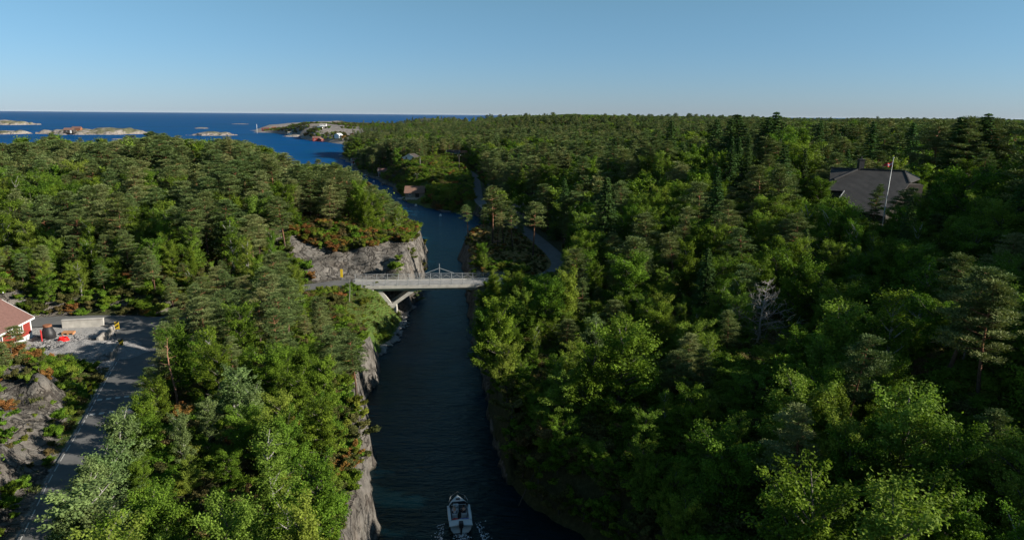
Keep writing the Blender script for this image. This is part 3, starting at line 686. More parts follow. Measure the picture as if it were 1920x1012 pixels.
for i in range(2): reg('shrub', broad_tree(80 + i, 2.6, 1.4, .2, 12, 150, .10, 'round', True, (.7, 1.2)), L_dec, B_dec, 2.6)
for nm_, mt_ in (('shrub_yellow', L_yel), ('shrub_rust', L_rust), ('shrub_heath', L_heath), ('shrub_silver', L_sil)):
    k_ = MODELS['shrub'][0]
    for i in range(2):
        c_ = MODELS['shrub'][i][0].copy(); c_.materials.clear(); c_.materials.append(mt_); MODELS.setdefault(nm_, []).append((c_, MODELS['shrub'][i][1], 2.6))
for i in range(4): reglow('pine', pine_tree(110 + i, 12, [2.9, 3.3, 2.7, 3.1][i], [.25, .35, .3, .4][i], 24, 30, .32, (.6, 1.0)), L_pine, B_pine, 12.)
for i in range(4): reglow('broad', broad_tree(130 + i, 10, [3.3, 3.0, 3.6, 2.8][i], 1.3, 40, 65, .25, kind=['round', 'tall', 'round', 'round'][i], limbs=False, csize=(.9, 1.5)), L_dec, B_dec, 10.)
for i in range(2): reglow('spruce', spruce_tree(160 + i, 15, 3.3, 22, 9, 9, .38), L_spr, B_dec, 15.)

# ---- things that must stay in sight of the survey: nothing tall is planted before them
def pp(*p): return np.array(p, float)
KEEP = [
 (pp((703, 1030), (690, 930), (697, 850), (684, 770), (700, 720), (719, 684), (745, 637), (764, 590), (790, 545), (800, 480), (790, 440), (762, 400), (718, 355), (694, 332), (705, 325), (740, 345), (760, 362), (790, 378), (860, 398), (905, 408), (880, 455), (858, 480), (870, 520), (875, 560), (880, 620), (898, 720), (925, 850), (975, 950), (1020, 1030)), 1e9),
 (pp((0, 690), (50, 680), (60, 640), (66, 588), (150, 585), (300, 592), (292, 690), (235, 770), (180, 850), (130, 950), (85, 1030), (0, 1030)), 96),
 (pp((0, 560), (150, 560), (300, 570), (300, 600), (0, 600)), 96),
 (pp((566, 548), (540, 470), (560, 430), (640, 462), (700, 462), (740, 450), (800, 478), (870, 500), (905, 512), (905, 545), (790, 560), (762, 600), (735, 640), (650, 590), (600, 552)), 128),
 (pp((560, 460), (600, 425), (700, 440), (780, 430), (800, 480), (800, 520), (570, 530)), 150),
 (pp((858, 478), (905, 455), (1000, 440), (1020, 455), (1045, 495), (1045, 512), (1000, 515), (930, 512), (880, 520)), 172),
 (pp((685, 345), (676, 318), (708, 312), (740, 312), (762, 298), (800, 294), (815, 315), (900, 318), (905, 335), (890, 372), (800, 388), (740, 372)), 385),
 (pp((1556, 360), (1560, 314), (1700, 318), (1726, 336), (1705, 352), (1690, 350), (1660, 398), (1600, 388)), 146),
 (pp((1398, 528), (1484, 528), (1472, 655), (1404, 655)), 76), (pp((1775, 728), (1830, 728), (1825, 790), (1785, 790)), 58), (pp((290, 626), (345, 626), (340, 765), (300, 765)), 61), (pp((1384, 352), (1412, 352), (1412, 372), (1384, 372)), 160), (pp((845, 290), (885, 290), (885, 306), (845, 306)), 400)
]
SKYW = np.array([(-400, 275), (0, 273), (40, 268), (60, 276), (95, 258), (130, 268), (200, 268), (250, 262), (305, 252), (330, 262), (400, 268), (440, 262), (480, 274), (520, 288), (545, 306), (575, 312), (600, 306), (640, 318), (680, 335), (720, 365), (750, 388), (780, 425), (800, 460), (2400, 470)])
SKYE = np.array([(-400, 228), (460, 240), (640, 290), (660, 284), (700, 272), (760, 252), (860, 246), (900, 228), (960, 220), (1020, 217), (1070, 214), (1180, 218), (1420, 220), (1485, 228), (1500, 230), (1595, 230), (1620, 225), (1700, 223), (1800, 225), (1920, 229), (2400, 230)])
SKYF = np.array([(-400, 260), (440, 250), (475, 240), (540, 230), (600, 230.5), (640, 233), (700, 236), (755, 233), (775, 230), (860, 229), (885, 228), (930, 221), (960, 218.5), (1020, 217), (1070, 214), (1180, 218), (1420, 220), (1485, 228), (1500, 230), (1595, 230), (1620, 225), (1700, 223), (1800, 225), (1920, 229), (2400, 230)])
def project_h(x, y, z): return proj(np.stack([x, y, z], -1))
def fit(x, y, h, rx, minh=.55, westside=None):
    """shorten or drop trees that would hide what the survey shows"""
    z = Hs(x, y); ok = np.ones(len(x), bool)
    env = lambda px, w: np.where(w, np.interp(px, SKYW[:, 0], SKYW[:, 1]), np.where(y > 560, np.interp(px, SKYF[:, 0], SKYF[:, 1]), np.interp(px, SKYE[:, 0], SKYE[:, 1])))
    w = inpoly(x, y, west); h0 = h.copy(); jr = np.random.default_rng(3).random(len(x)); jit = np.where(jr > .85, (jr - .85) * 75, 0)
    for _ in range(3):
        px, py = project_h(x, y, z + h); e = env(px, w) - jit; D = np.hypot(x, y)
        over = np.maximum(e - py, 0) * D / F; h = h - over * 1.05
    ok &= h > h0 * minh
    for f_, s_ in ((1.0, 0), (.8, 0), (.8, .6), (.8, -.6), (.55, 1), (.55, -1), (.3, .7), (.3, -.7), (.1, 0)):
        px, py = project_h(x + rx * s_, y, z + h * f_)
        for P, yf in KEEP:
            ok &= ~(inpoly(px, py, P) & (y < yf))
    return ok, h

def landok(x, y):
    z = Hs(x, y); ok = z > 1.6 + .004 * np.hypot(x, y) * 0
    for P, hw in ROADS:
        d, _ = road_near(x, y, P); ok &= d > hw + 1.6
    ok &= ~inpoly(x, y, YARD) & (pdist(x, y, YARD) > 1.5)
    ok &= ~inpoly(x, y, OUTC) & ~inpoly(x, y, VERGE) & ~inpoly(x, y, MEADOW) & ~inpoly(x, y, ISLET)
    ok &= ~((x > -72) & (x < -59) & (y > 70) & (y < 88))
    ok &= ~inpoly(x, y, HOUSE_FP)
    ok &= ~inpoly(x, y, CLIFFZ)
    return ok
HOUSE_FP = np.array([(53, 122), (100, 122), (100, 150), (53, 150)])
CLIFFZ = np.array([at(*p)[:2] for p in ((535, 475, 9), (600, 525, 6), (680, 522, 6), (725, 530, 5), (780, 550, 0), (805, 505, 0), (810, 470, 0), (792, 445, 8), (740, 440, 11), (690, 448, 11), (640, 462, 9), (560, 440, 11))])

taken = []      # (x, y, r) of placed trees
TREES = []      # (kind, x, y, z, height, width factor, tag)
def plant(kind, px, py, Yd, wf=1.0, hmin=3, hmax=29, note=None):
    """a tree whose top is surveyed at bearing (px,py), Yd metres out"""
    p = atY(px, py, Yd); z = h1(p[0], p[1]); h = min(max(p[2] - z, hmin), hmax)
    TREES.append((kind, p[0], p[1], z, h, wf, note)); taken.append((p[0], p[1], .24 * h * wf)); return h
# ---- single trees one can pick out in the survey
for i in range(3): reg('pine_high', pine_tree(200 + i, 12, [3.1, 2.7, 3.4][i], [.5, .45, .55][i], 22, 52, .22, (.55, .9)), L_pine, B_pine, 12.)
for a in [('silver', 150, 900, 38, 1.9), ('silver', 185, 940, 37, 1.6), ('silver', 110, 965, 36.5, 1.4), ('silver', 218, 762, 47.5, 1.3), ('silver', 190, 835, 43.5, 1.5), ('broad', 270, 790, 49, 1.1), ('silver', 430, 684, 57, 1.5), ('silver', 470, 720, 55, 1.2), ('silver', 385, 745, 53, 1.3), ('silver', 330, 800, 51, .9),
          ('broad', 560, 690, 58, 1.1), ('broad', 600, 745, 55, 1.0), ('broad', 620, 870, 48, 1.0), ('broad', 520, 880, 46, 1.2), ('broad', 430, 850, 47, 1.2), ('broad', 350, 870, 45, 1.2), ('broad', 300, 930, 42, 1.2), ('broad', 600, 930, 44, 1.1), ('broad', 410, 940, 42, 1.3), ('broad', 510, 960, 42, 1.2), ('broad', 255, 860, 44.5, 1.0),
          ('pine', 640, 610, 76, 1.0), ('pine', 600, 640, 72, 1.0), ('pine', 570, 590, 80, 1.0), ('pine', 520, 610, 74, 1.1), ('pine', 460, 590, 78, 1.1), ('pine', 400, 560, 80, 1.2), ('pine', 350, 545, 82, 1.2), ('pine', 330, 580, 76, 1.2), ('pine', 380, 620, 70, 1.2), ('pine', 430, 630, 68, 1.1), ('pine', 270, 690, 60, .9), ('pine', 290, 740, 56, .9), ('pine', 660, 660, 72, .8), ('pine', 490, 650, 66, 1.1), ('pine', 550, 640, 68, 1.0), ('pine', 300, 640, 67, .9),
          ('pine', 405, 500, 100, 1.2), ('pine', 450, 520, 96, 1.1), ('pine', 350, 490, 104, 1.2), ('broad', 500, 510, 97, 1.0), ('broad', 545, 500, 103, 1.0), ('broad', 480, 480, 108, 1.1), ('pine', 320, 520, 98, 1.1),
          ('broad', 960, 512, 104, 1.2), ('broad', 948, 530, 103, .9), ('broad', 1000, 512, 102, 1.2), ('broad', 1030, 525, 94, 1.3), ('broad', 910, 575, 89, 1.0), ('broad', 1110, 600, 80, 1.2), ('broad', 1175, 594, 78, 1.2), ('broad', 950, 620, 82, 1.2), ('broad', 1040, 600, 82, 1.3), ('broad', 1000, 660, 75, 1.1),
          ('silver', 1120, 590, 77, 1.3), ('pine', 1078, 468, 98, .95), ('pine', 1098, 520, 92, .85), ('broad', 1240, 650, 74, 1.1), ('birch', 1320, 606, 80, .9), ('broad', 1265, 625, 79, 1.0), ('broad', 1330, 745, 58, 1.1), ('broad', 1385, 765, 55, 1.4), ('broad', 1540, 645, 68, 1.2), ('broad', 1440, 850, 50, 1.2), ('broad', 1300, 830, 53, 1.1), ('broad', 1350, 900, 47, 1.2),
          ('birch', 1740, 486, 71, 1.6), ('birch', 1800, 520, 68, 1.0), ('birch', 1595, 553, 70, 1.4), ('birch', 1690, 625, 62, .9), ('broad', 1610, 750, 58, 1.1), ('birch', 1680, 560, 67, .9), ('pine', 1895, 440, 80, 1.1), ('pine', 1860, 600, 65, .9), ('broad', 1560, 860, 50, 1.0), ('broad', 1870, 880, 47, 1.1), ('broad', 1690, 880, 49, 1.0), ('broad', 1250, 930, 48, 1.0),
          ('spruce', 1138, 325, 128, 1.25), ('pine', 1220, 400, 118, 1.3), ('pine', 1260, 425, 112, 1.2), ('broad', 1310, 410, 112, 1.3), ('broad', 1340, 425, 108, 1.2), ('pine', 1400, 430, 100, 1.2), ('pine', 1330, 370, 130, 1.2), ('broad', 1555, 372, 112, 1.2), ('broad', 1580, 388, 108, 1.3), ('broad', 1615, 402, 104, 1.3), ('pine', 1718, 352, 124, 1.1), ('pine', 1745, 356, 122, 1.2), ('broad', 1700, 392, 110, 1.1), ('pine', 1538, 318, 150, 1.3), ('broad', 1545, 335, 138, 1.2), ('birch', 1560, 385, 104, 1.1), ('birch', 1600, 405, 102, 1.1), ('birch', 1640, 425, 99, 1.0), ('birch', 1520, 375, 108, 1.1), ('pine', 1500, 400, 102, 1.1),
          ('pine', 1645, 345, 122, .8), ('pine', 1695, 360, 118, 1.1), ('pine', 1755, 400, 108, 1.1), ('spruce', 1850, 310, 112, 1.2), ('spruce', 1880, 350, 105, 1.0), ('pine', 1790, 350, 118, 1.1),
          ('pine_high', 878, 384, 170, .95), ('pine_high', 925, 352, 171, 1.1), ('pine_high', 962, 388, 160, .9), ('pine_high', 1000, 378, 148, 1.0), ('pine_high', 905, 388, 176, .9), ('pine_high', 945, 380, 168, 1.0), ('pine_high', 932, 400, 163, .8), ('pine', 975, 410, 166, .8),
          ('spruce', 1457, 203, 186, 1.6), ('spruce', 1383, 208, 190, 1.8), ('spruce', 1372, 216, 186, 1.5), ('spruce', 1443, 213, 182, 1.5), ('spruce', 1345, 219, 200, 1.2), ('spruce', 1470, 222, 180, 1.1), ('spruce', 1640, 222, 190, 1.2), ('spruce', 1715, 224, 175, 1.1), ('spruce', 1260, 221, 230, 1.2), ('pine', 1085, 440, 146, 1.2), ('broad', 1680, 388, 113, 1.2), ('broad', 262, 738, 52.5, 1.1), ('broad', 244, 790, 48.5, 1.1), ('silver', 160, 860, 41.5, 1.3), ('broad', 285, 705, 56, 1.0), ('broad', 1075, 470, 134, 1.1), ('spruce', 1432, 222, 184, 1.0), ('broad', 1500, 240, 172, 1.2), ('broad', 1520, 270, 160, 1.2), ('pine', 1480, 300, 150, 1.2), ('broad', 1470, 250, 166, 1.2), ('pine', 1440, 290, 154, 1.2), ('pine', 1490, 330, 140, 1.2),
          ('spruce', 1855, 206, 160, 1.7), ('spruce', 1842, 212, 165, 1.6), ('spruce', 1805, 212, 160, 1.5), ('pine', 1830, 222, 158, 1.2), ('pine', 1870, 224, 162, 1.1), ('spruce', 1803, 219, 166, 1.0), ('pine', 1760, 228, 168, 1.2), ('spruce', 1540, 221, 210, 1.1), ('pine', 1905, 238, 156, 1.1), ('pine', 1660, 250, 178, 1.2),
          ('pine', 100, 256, 240, 1.3), ('spruce', 42, 268, 235, 1.1), ('spruce', 75, 266, 236, 1.1), ('pine', 308, 250, 235, 1.1), ('pine', 280, 257, 238, 1.1),
          ('pine_high', 650, 330, 165, 1.2), ('pine', 620, 312, 175, 1.2), ('pine_high', 715, 372, 150, .95), ('pine', 600, 320, 168, 1.2), ('pine', 560, 330, 165, 1.2), ('pine', 590, 350, 158, 1.2), ('pine', 672, 345, 170, 1.0),
          ('pine', 22, 612, 71, 1.2), ('pine', 5, 640, 66, 1.2), ('shrub_rust', 18, 640, 69, 1.6), ('broad', 560, 400, 138, .9), ('broad', 535, 440, 128, .9)]:
    plant(*a[:4], wf=a[4])
for a in [('shrub', 618, 445, 136), ('shrub', 692, 446, 134), ('shrub_silver', 780, 470, 128), ('shrub_rust', 648, 465, 132), ('shrub_yellow', 600, 440, 139), ('shrub_rust', 725, 430, 141), ('shrub_yellow', 665, 440, 139), ('shrub_yellow', 745, 420, 145), ('shrub_rust', 760, 425, 143), ('shrub_heath', 775, 410, 150), ('shrub_rust', 605, 465, 133), ('shrub_yellow', 700, 420, 146), ('shrub_rust', 740, 438, 138),
          ('shrub_rust', 580, 460, 134), ('shrub_yellow', 640, 425, 144), ('shrub_heath', 790, 420, 146), ('shrub_yellow', 770, 440, 136)]:
    plant(*a[:4], wf=1.5, hmin=1.2, hmax=2.4)
for a in [('shrub_rust', 662, 872, 53.5), ('shrub_rust', 655, 888, 52.3), ('shrub_rust', 638, 905, 51), ('shrub_heath', 672, 800, 56), ('shrub_heath', 665, 770, 60), ('shrub_yellow', 640, 790, 57), ('shrub', 75, 708, 66), ('shrub_yellow', 660, 850, 53), ('shrub_rust', 545, 665, 72), ('shrub_rust', 560, 690, 68), ('shrub', 10, 800, 52), ('shrub', 2, 770, 54), ('shrub_yellow', 670, 750, 63)]:
    plant(*a[:4], wf=1.5, hmin=1.6, hmax=3.0)

# trees and bushes hanging over the right-hand shore
r = np.random.default_rng(77)
for a_, b_ in zip(east[:-1], east[1:]):
    Ls = np.linalg.norm(b_ - a_)
    if not (28 < a_[1] < 128 and a_[0] < 20): continue
    nrm = np.array([(b_ - a_)[1], -(b_ - a_)[0]]) / max(Ls, 1e-6); nrm = nrm if nrm[0] > 0 else -nrm
    for q in np.arange(0, Ls, 1.7):
        for off, hh0 in ((1.3, (1.8, 3.0)), (3.2, (3.0, 5.0))):
            if r.random() < .2: continue
            c_ = a_ + (b_ - a_) * q / Ls + nrm * (off + r.uniform(-.5, .5)); 
            if 112 < c_[1] < 124: continue
            if off < 2: TREES.append((r.choice(['shrub', 'shrub', 'shrub_heath']), c_[0], c_[1], h1(c_[0], c_[1]), r.uniform(*hh0), 1.3, None))
            else: TREES.append(('broad', c_[0], c_[1], h1(c_[0], c_[1]), r.uniform(*hh0), 1.1, None)); taken.append((c_[0], c_[1], 1.0))

# ---- the wood between them
def scatter(x0, x1, y0, y1, s, seed):
    r = np.random.default_rng(seed); a, b = np.meshgrid(np.arange(x0, x1, s, dtype=float), np.arange(y0, y1, s * .87)); a[1::2] += s / 2
    return (a + r.uniform(-.36, .36, a.shape) * s).ravel(), (b + r.uniform(-.36, .36, b.shape) * s).ravel(), r
def inview(x, y, m=60):
    px, py = project_h(x, y, np.full(len(x), 12.0)); return (px > -m * 2) & (px < 1920 + m * 2) & (y > 8)
fx, fy, r = scatter(-140, 200, 18, 190, 3.7, 1)
k = inview(fx, fy, 150) | (inpoly(fx, fy, east) & (fx < 135) & (fy < 130) & (fy > 15) & (fx > 30)); fx, fy = fx[k], fy[k]; k = landok(fx, fy); fx, fy = fx[k], fy[k]  # second clause adds trees on the unseen right hill for their shade
dm = np.full(len(fx), 1e9)
for (tx, ty, tr) in taken: dm = np.minimum(dm, np.hypot(fx - tx, fy - ty) - tr * .8)
k = (dm > 1.2) & ~(inpoly(fx, fy, east) & (fy < 125) & (r.random(len(fx)) < .10)); fx, fy = fx[k], fy[k]; n = len(fx)
isW = inpoly(fx, fy, west)
pb = np.where(isW, .18, .62) + fbm(fx, fy, 22, 71) * .9
pb = np.where(isW & (fy < 66) & (fx > -38), .9, pb); pb = np.where(isW & (fy >= 66) & (fy < 100) & (fx > -45), .08, pb)
pb = np.where(isW & (fx < -50) & (fy > 100) & (fy < 150), .55 + fbm(fx, fy, 15, 73), pb)
pb = np.where(~isW & (fy < 100), .85, pb); isb = r.random(n) < pb
kd = np.where(isb, 'broad', 'pine').astype(object); kd[(~isb) & ~isW & (r.random(n) < .22) & (fy > 85)] = 'spruce'; kd[isb & (r.random(n) < .15)] = 'birch'; kd[isb & isW & (fy < 60) & (r.random(n) < .15)] = 'silver'
hh = np.where(isb, r.uniform(6.5, 10.5, n), r.uniform(7.5, 12.5, n)); hh = np.where(isW & (fy < 110), hh * .72, hh); hh = np.where(isW & (fy > 72) & (fy < 108) & (fx < -36), hh * .8, hh); hh = np.where(~isW & (fx > 70) & (fy < 120), hh * 1.5, hh); hh = np.where(~isW & (fy < 135), hh * r.uniform(.55, 1.25, n), hh); hh = np.where(~isW & (fy < 118) & (fx < 62), hh * .8, hh); hh = np.where(kd == 'spruce', hh * 1.15, hh)  # trees on the added right hill are made taller to deepen its shade
# young growth on the slope below the bridge
ok, hf = fit(fx, fy, hh, hh * .26)
for i in np.nonzero(ok)[0]: TREES.append((kd[i], fx[i], fy[i], h1(fx[i], fy[i]), hf[i], float(r.uniform(.9, 1.25)), None))
FARP = []
for (x0, x1, y0, y1, s, seed, zone) in ((-420, 520, 185, 620, 4.9, 2, 0), (-700, 1300, 620, 1300, 6.5, 3, 1), (-400, 2400, 1300, 3700, 12, 4, 2)):
    fx, fy, r = scatter(x0, x1, y0, y1, s, seed); k = inview(fx, fy, 60); fx, fy = fx[k], fy[k]; k = landok(fx, fy); fx, fy = fx[k], fy[k]; n = len(fx)
    isW = inpoly(fx, fy, west); isb = r.random(n) < np.where(isW, .2, .36) + fbm(fx, fy, 40, 81) * .9
    kd = np.where(isb, 'broad', 'pine').astype(object); kd[(~isb) & (r.random(n) < .12)] = 'spruce'
    hh = np.where(isb, r.uniform(6.5, 10.5, n), r.uniform(8, 13, n)) * (1 if zone < 2 else 1.5)
    # bare rock and heath on the open headland
    ppx, _ = project_h(fx, fy, np.full(n, 8.)); bare = (fy > 640) & (ppx < 750) 
    hh = np.where(bare, hh * .55, hh); k = ~(bare & (r.random(n) > np.clip((ppx - 655) / 80, .0, .95))); k &= ~inpoly(fx, fy, TOPR) | (r.random(n) < .12)
    fx, fy, hh, kd, isW = fx[k], fy[k], hh[k], kd[k], isW[k]
    ok, hf = fit(fx, fy, hh, hh * .26, .5)
    w = r.uniform(.95, 1.3, len(fx)) * (1 if zone < 2 else 1.25)
    for i in np.nonzero(ok)[0]: (TREES if fy[i] < 330 else FARP).append((kd[i], fx[i], fy[i], h1(fx[i], fy[i]), hf[i], float(w[i]), None))

# ---- which of them are trees of their own: the 300 of a kind that show largest
def grp(k): return {'birch': 'broad', 'silver': 'broad', 'pine_high': 'pine', 'shrub_yellow': 'shrub', 'shrub_rust': 'shrub', 'shrub_heath': 'shrub', 'shrub_silver': 'shrub'}.get(k, k)
ZB = {}
def visible_rank(T):
    """front-to-back cover count: trees wholly behind others show nothing"""
    occ = np.zeros((64, 121), np.float32); out = []
    o_ = sorted(range(len(T)), key=lambda i: T[i][2])
    for i in o_:
        k, x, y, z, h, wf, nt_ = T[i]; a, b = proj(np.array([[x, y, z + h], [x, y, z + h * .2]])); c = max(F / math.hypot(y, CAMZ - z), 1)
        hw = h * .26 * wf * c; x0, x1 = int((a[0] - hw) / 16), int((a[0] + hw) / 16) + 1; y0, y1 = int(b[0] / 16), int(b[1] / 16) + 1
        x0, x1, y0, y1 = max(x0, 0), min(x1, 121), max(y0, 0), min(y1, 64)
        if x1 <= x0 or y1 <= y0: out.append((0, i)); continue
        cell = occ[y0:y1, x0:x1]; vis = (1 - np.clip(cell, 0, 1)).sum() * 256 * (.75 if nt_ is None else 1); out.append((vis, i)); occ[y0:y1, x0:x1] += .5
    return out
rank = visible_rank(TREES); own = set(); cnt = {}
for vis, i in sorted(rank, key=lambda t: -t[0]):
    g = grp(TREES[i][0])
    if vis > 60 and cnt.get(g, 0) < {'spruce': 90, 'shrub': 60}.get(g, 290): cnt[g] = cnt.get(g, 0) + 1; own.add(i)
WORD = {'pine': ('pine_tree', 'pine tree', ['dull olive pine', 'grey green pine', 'dark crowned pine']), 'pine_high': ('pine_tree', 'pine tree', ['bare stemmed high pine']),
        'broad': ('broadleaf_tree', 'tree', ['bright leafy tree', 'rounded leafy tree', 'full crowned leafy tree']), 'birch': ('birch_tree', 'birch', ['pale stemmed birch']),
        'silver': ('aspen_tree', 'aspen', ['silvery green aspen']), 'spruce': ('spruce_tree', 'spruce', ['dark pointed spruce']),
        'shrub': ('shrub', 'shrub', ['green rounded bush']), 'shrub_yellow': ('shrub', 'shrub', ['yellow green bush']), 'shrub_rust': ('shrub', 'shrub', ['rust orange bush']), 'shrub_heath': ('shrub', 'shrub', ['brownish olive bush']), 'shrub_silver': ('shrub', 'shrub', ['grey green bush'])}
def place_name(x, y):
    w = inpoly(np.array([x]), np.array([y]), west)[0]
    if w:
        if y < 66: return 'between road and canal'
        if y < 108 and x > -48: return 'before the bridge'
        if y < 150 and x > -50: return 'above bridge cliff'
        return 'on left hill'
    if y > 140 and x < 8: return 'on pine knoll'
    if y < 100 and x < 16: return 'on right canal bank'
    if y < 100: return 'in shaded right wood'
    if y < 180: return 'in mid right wood'
    return 'in far right wood'
GN_ = {'pine': 'pines of the wood', 'broad': 'leafy trees of the wood', 'spruce': 'spruces of the wood', 'shrub': 'bushes on the rocks and banks'}
COLS = ['left edge', 'far left', 'left', 'left centre', 'centre left', 'centre right', 'right centre', 'right', 'far right', 'right edge']
ROWS = ['near the skyline', 'high up', 'above the middle', 'at mid height', 'below the middle', 'low down', 'at the bottom']
ORD = ['leftmost', 'second from left', 'third from left', 'fourth from left', 'fifth from left', 'sixth from left', 'seventh from left', 'eighth from left', 'ninth from left', 'tenth from left', 'eleventh from left', 'twelfth from left']
cells = {}; LAB = {}
for i in sorted(own):
    k, x, y, z, h, wf, nt_ = TREES[i]; a, b = proj(np.array([[x, y, z + h * .8]])); u = min(max(float(a[0]) / 1920, 0), .999); v = float(b[0])
    row = int(np.searchsorted([262, 330, 420, 540, 690, 850], v)); ws = WORD[k][2]
    cells.setdefault((ws[i % len(ws)], place_name(x, y), COLS[int(u * 10)], ROWS[row]), []).append((u, i))
for (d_, p_, c_, r_), L_ in cells.items():
    L_.sort()
    for j, (u, i) in enumerate(L_): LAB[i] = '%s %s, %s%s %s' % (d_, p_, '' if len(L_) == 1 else ('rightmost, ' if j == len(L_) - 1 else ORD[min(j, 11)] + ', '), c_, r_)
for i in sorted(own):
    k, x, y, z, h, wf, nt_ = TREES[i]; nm, cat, ws = WORD[k]; ms = MODELS[k]; cm, tm, h0 = ms[i % len(ms)]
    a, b = proj(np.array([[x, y, z + h * .85]])); u, v = float(a[0]) / 19.2, float(b[0]) / 10.12
    if not (-1 < u < 101) or v > 101: u = min(max(u, 0), 100); v = min(v, 100)
    lab = LAB[i]
    e = empty(nm, (x, y, z - .15), (i * 2.399) % 6.283, lab, cat, GN_[grp(k)]); s = h / h0; e.scale = (s * wf, s * wf, s)
    if 'pine' in k and y > 0: e.rotation_euler = (math.sin(i) * .05, math.cos(i * 1.7) * .05, (i * 2.399) % 6.283)
    link('trunk' if 'shrub' not in k else 'stems', tm, e); link('crown' if 'shrub' not in k else 'foliage', cm, e)

def gn_scatter(name, pts, objs, kind='stuff'):
    """pts: (x,y,z, scale_xy, scale_z, rot, index)"""
    pts = np.asarray(pts, np.float32); me = bpy.data.meshes.new(name); me.vertices.add(len(pts)); me.vertices.foreach_set('co', pts[:, :3].ravel().copy())
    for nm, cols in (('sc', (3, 3, 4)),):
        a = me.attributes.new(nm, 'FLOAT_VECTOR', 'POINT'); a.data.foreach_set('vector', pts[:, list(cols)].ravel().copy())
    ro = np.zeros((len(pts), 3), np.float32); ro[:, 2] = pts[:, 5]; a = me.attributes.new('ro', 'FLOAT_VECTOR', 'POINT'); a.data.foreach_set('vector', ro.ravel())
    a = me.attributes.new('ix', 'INT', 'POINT'); a.data.foreach_set('value', pts[:, 6].astype(np.int32)); me.update()
    ob = link(name, me); g = bpy.data.node_groups.new(name, 'GeometryNodeTree'); g.interface.new_socket('Geometry', in_out='INPUT', socket_type='NodeSocketGeometry'); g.interface.new_socket('Geometry', in_out='OUTPUT', socket_type='NodeSocketGeometry')
    N_ = g.nodes.new; gi = N_('NodeGroupInput'); go = N_('NodeGroupOutput'); ip = N_('GeometryNodeInstanceOnPoints'); gg = N_('GeometryNodeGeometryToInstance')
    for o in reversed(objs):
        q = N_('GeometryNodeObjectInfo'); q.inputs['Object'].default_value = o; q.inputs['As Instance'].default_value = True; g.links.new(q.outputs['Geometry'], gg.inputs[0])
    g.links.new(gi.outputs[0], ip.inputs['Points']); g.links.new(gg.outputs[0], ip.inputs['Instance']); ip.inputs['Pick Instance'].default_value = True
    for nm, ty, sock in (('sc', 'FLOAT_VECTOR', 'Scale'), ('ro', 'FLOAT_VECTOR', 'Rotation'), ('ix', 'INT', 'Instance Index')):
        q = N_('GeometryNodeInputNamedAttribute'); q.data_type = ty; q.inputs['Name'].default_value = nm; g.links.new(q.outputs[0], ip.inputs[sock])
    g.links.new(ip.outputs[0], go.inputs[0]); m = ob.modifiers.new('scatter', 'NODES'); m.node_group = g
    return tag(ob, kind=kind)

rest = [t_ for i, t_ in enumerate(TREES) if i not in own]
for g_, nm, lab, cat in (('pine', 'pine_wood', 'dense dull green pine wood covering both shores to the horizon', 'wood'), ('broad', 'leafy_wood', 'lighter green leafy trees mixed through the wood on both shores', 'wood'), ('spruce', 'spruce_wood', 'dark pointed spruces scattered through the far wood', 'wood')):
    near = [t_ for t_ in rest if grp(t_[0]) == g_ and t_[2] < 150]; farr = [t_ for t_ in rest + FARP if grp(t_[0]) == g_ and t_[2] >= 150]
    hi = [link_m for link_m in MODELS[g_]]; objs = []; H0 = []
    for cm, tm, h0 in hi:            # full models for the near ones
        v1 = np.empty(len(cm.vertices) * 3, np.float32); cm.vertices.foreach_get('co', v1); v2 = np.empty(len(tm.vertices) * 3, np.float32); tm.vertices.foreach_get('co', v2)
        f1 = np.empty(len(cm.loops), np.int32); cm.loops.foreach_get('vertex_index', f1); f2 = np.empty(len(tm.loops), np.int32); tm.loops.foreach_get('vertex_index', f2); f1 = f1.reshape(-1, 4); f2 = f2.reshape(-1, 4)
        ti = np.empty(len(f1), np.float32); cm.attributes['tint'].data.foreach_get('value', ti)
        me = mesh_np('tree', np.vstack([v1.reshape(-1, 3), v2.reshape(-1, 3)]), np.vstack([f1, f2 + len(cm.vertices)]), [cm.materials[0], tm.materials[0]], np.r_[np.zeros(len(f1)), np.ones(len(f2))], False, {'tint': ('FACE', np.r_[ti, np.full(len(f2), .5)])})
        objs.append(bpy.data.objects.new('tree_model', me)); H0.append(h0)
    nh = len(objs)
    for o, h0 in LOW[g_]: objs.append(o); H0.append(h0)
    P = []
    for j, t_ in enumerate(near + farr):
        ix = (j * 7 % nh) if t_[2] < 150 else nh + j % (len(objs) - nh); s = t_[4] / H0[ix]; P.append((t_[1], t_[2], t_[3] - .15, s * t_[5], s, j * 2.399 % 6.283, ix))
    tag(gn_scatter(nm, P, objs), lab, cat)

# ---- undergrowth: heath, bushes and grass tufts nobody could count
def tuft(seed, n=60, h=.5, w=.35):
    r = np.random.default_rng(seed); C = r.normal(size=(n, 3)) * [w, w, 0] + np.array([0, 0, h * .45]); ax = unit(r.normal(size=(n, 3)) * [.5, .5, 0] + [0, 0, 1]); N_ = unit(np.cross(ax, r.normal(size=(n, 3)))); return cards(C, N_, h * .55 * r.uniform(.6, 1.2, n), .035 * np.ones(n), r, ax * 6)
def lowobj(nm, v, f, m, tt): return bpy.data.objects.new(nm, mesh_np(nm, v, f, [m], None, False, {'tint': ('FACE', tt)}))
G = []
L_gr = leaf_mat('grass_blades', (.06, .09, .02), (.17, .19, .05), (.22, .18, .07), .3)
for m_ in (L_dec, L_heath, L_rust, L_yel):
    (v, f, tt), _ = broad_tree(90 + len(G), 1.2, .8, .1, 9, 55, .07, 'round', False, (2.2, 4.0)); G.append(lowobj('bush_model', v, f, m_, tt))
v, f = tuft(5); G.append(lowobj('tuft_model', v, f, L_gr, np.random.default_rng(1).random(len(f))))
P = []
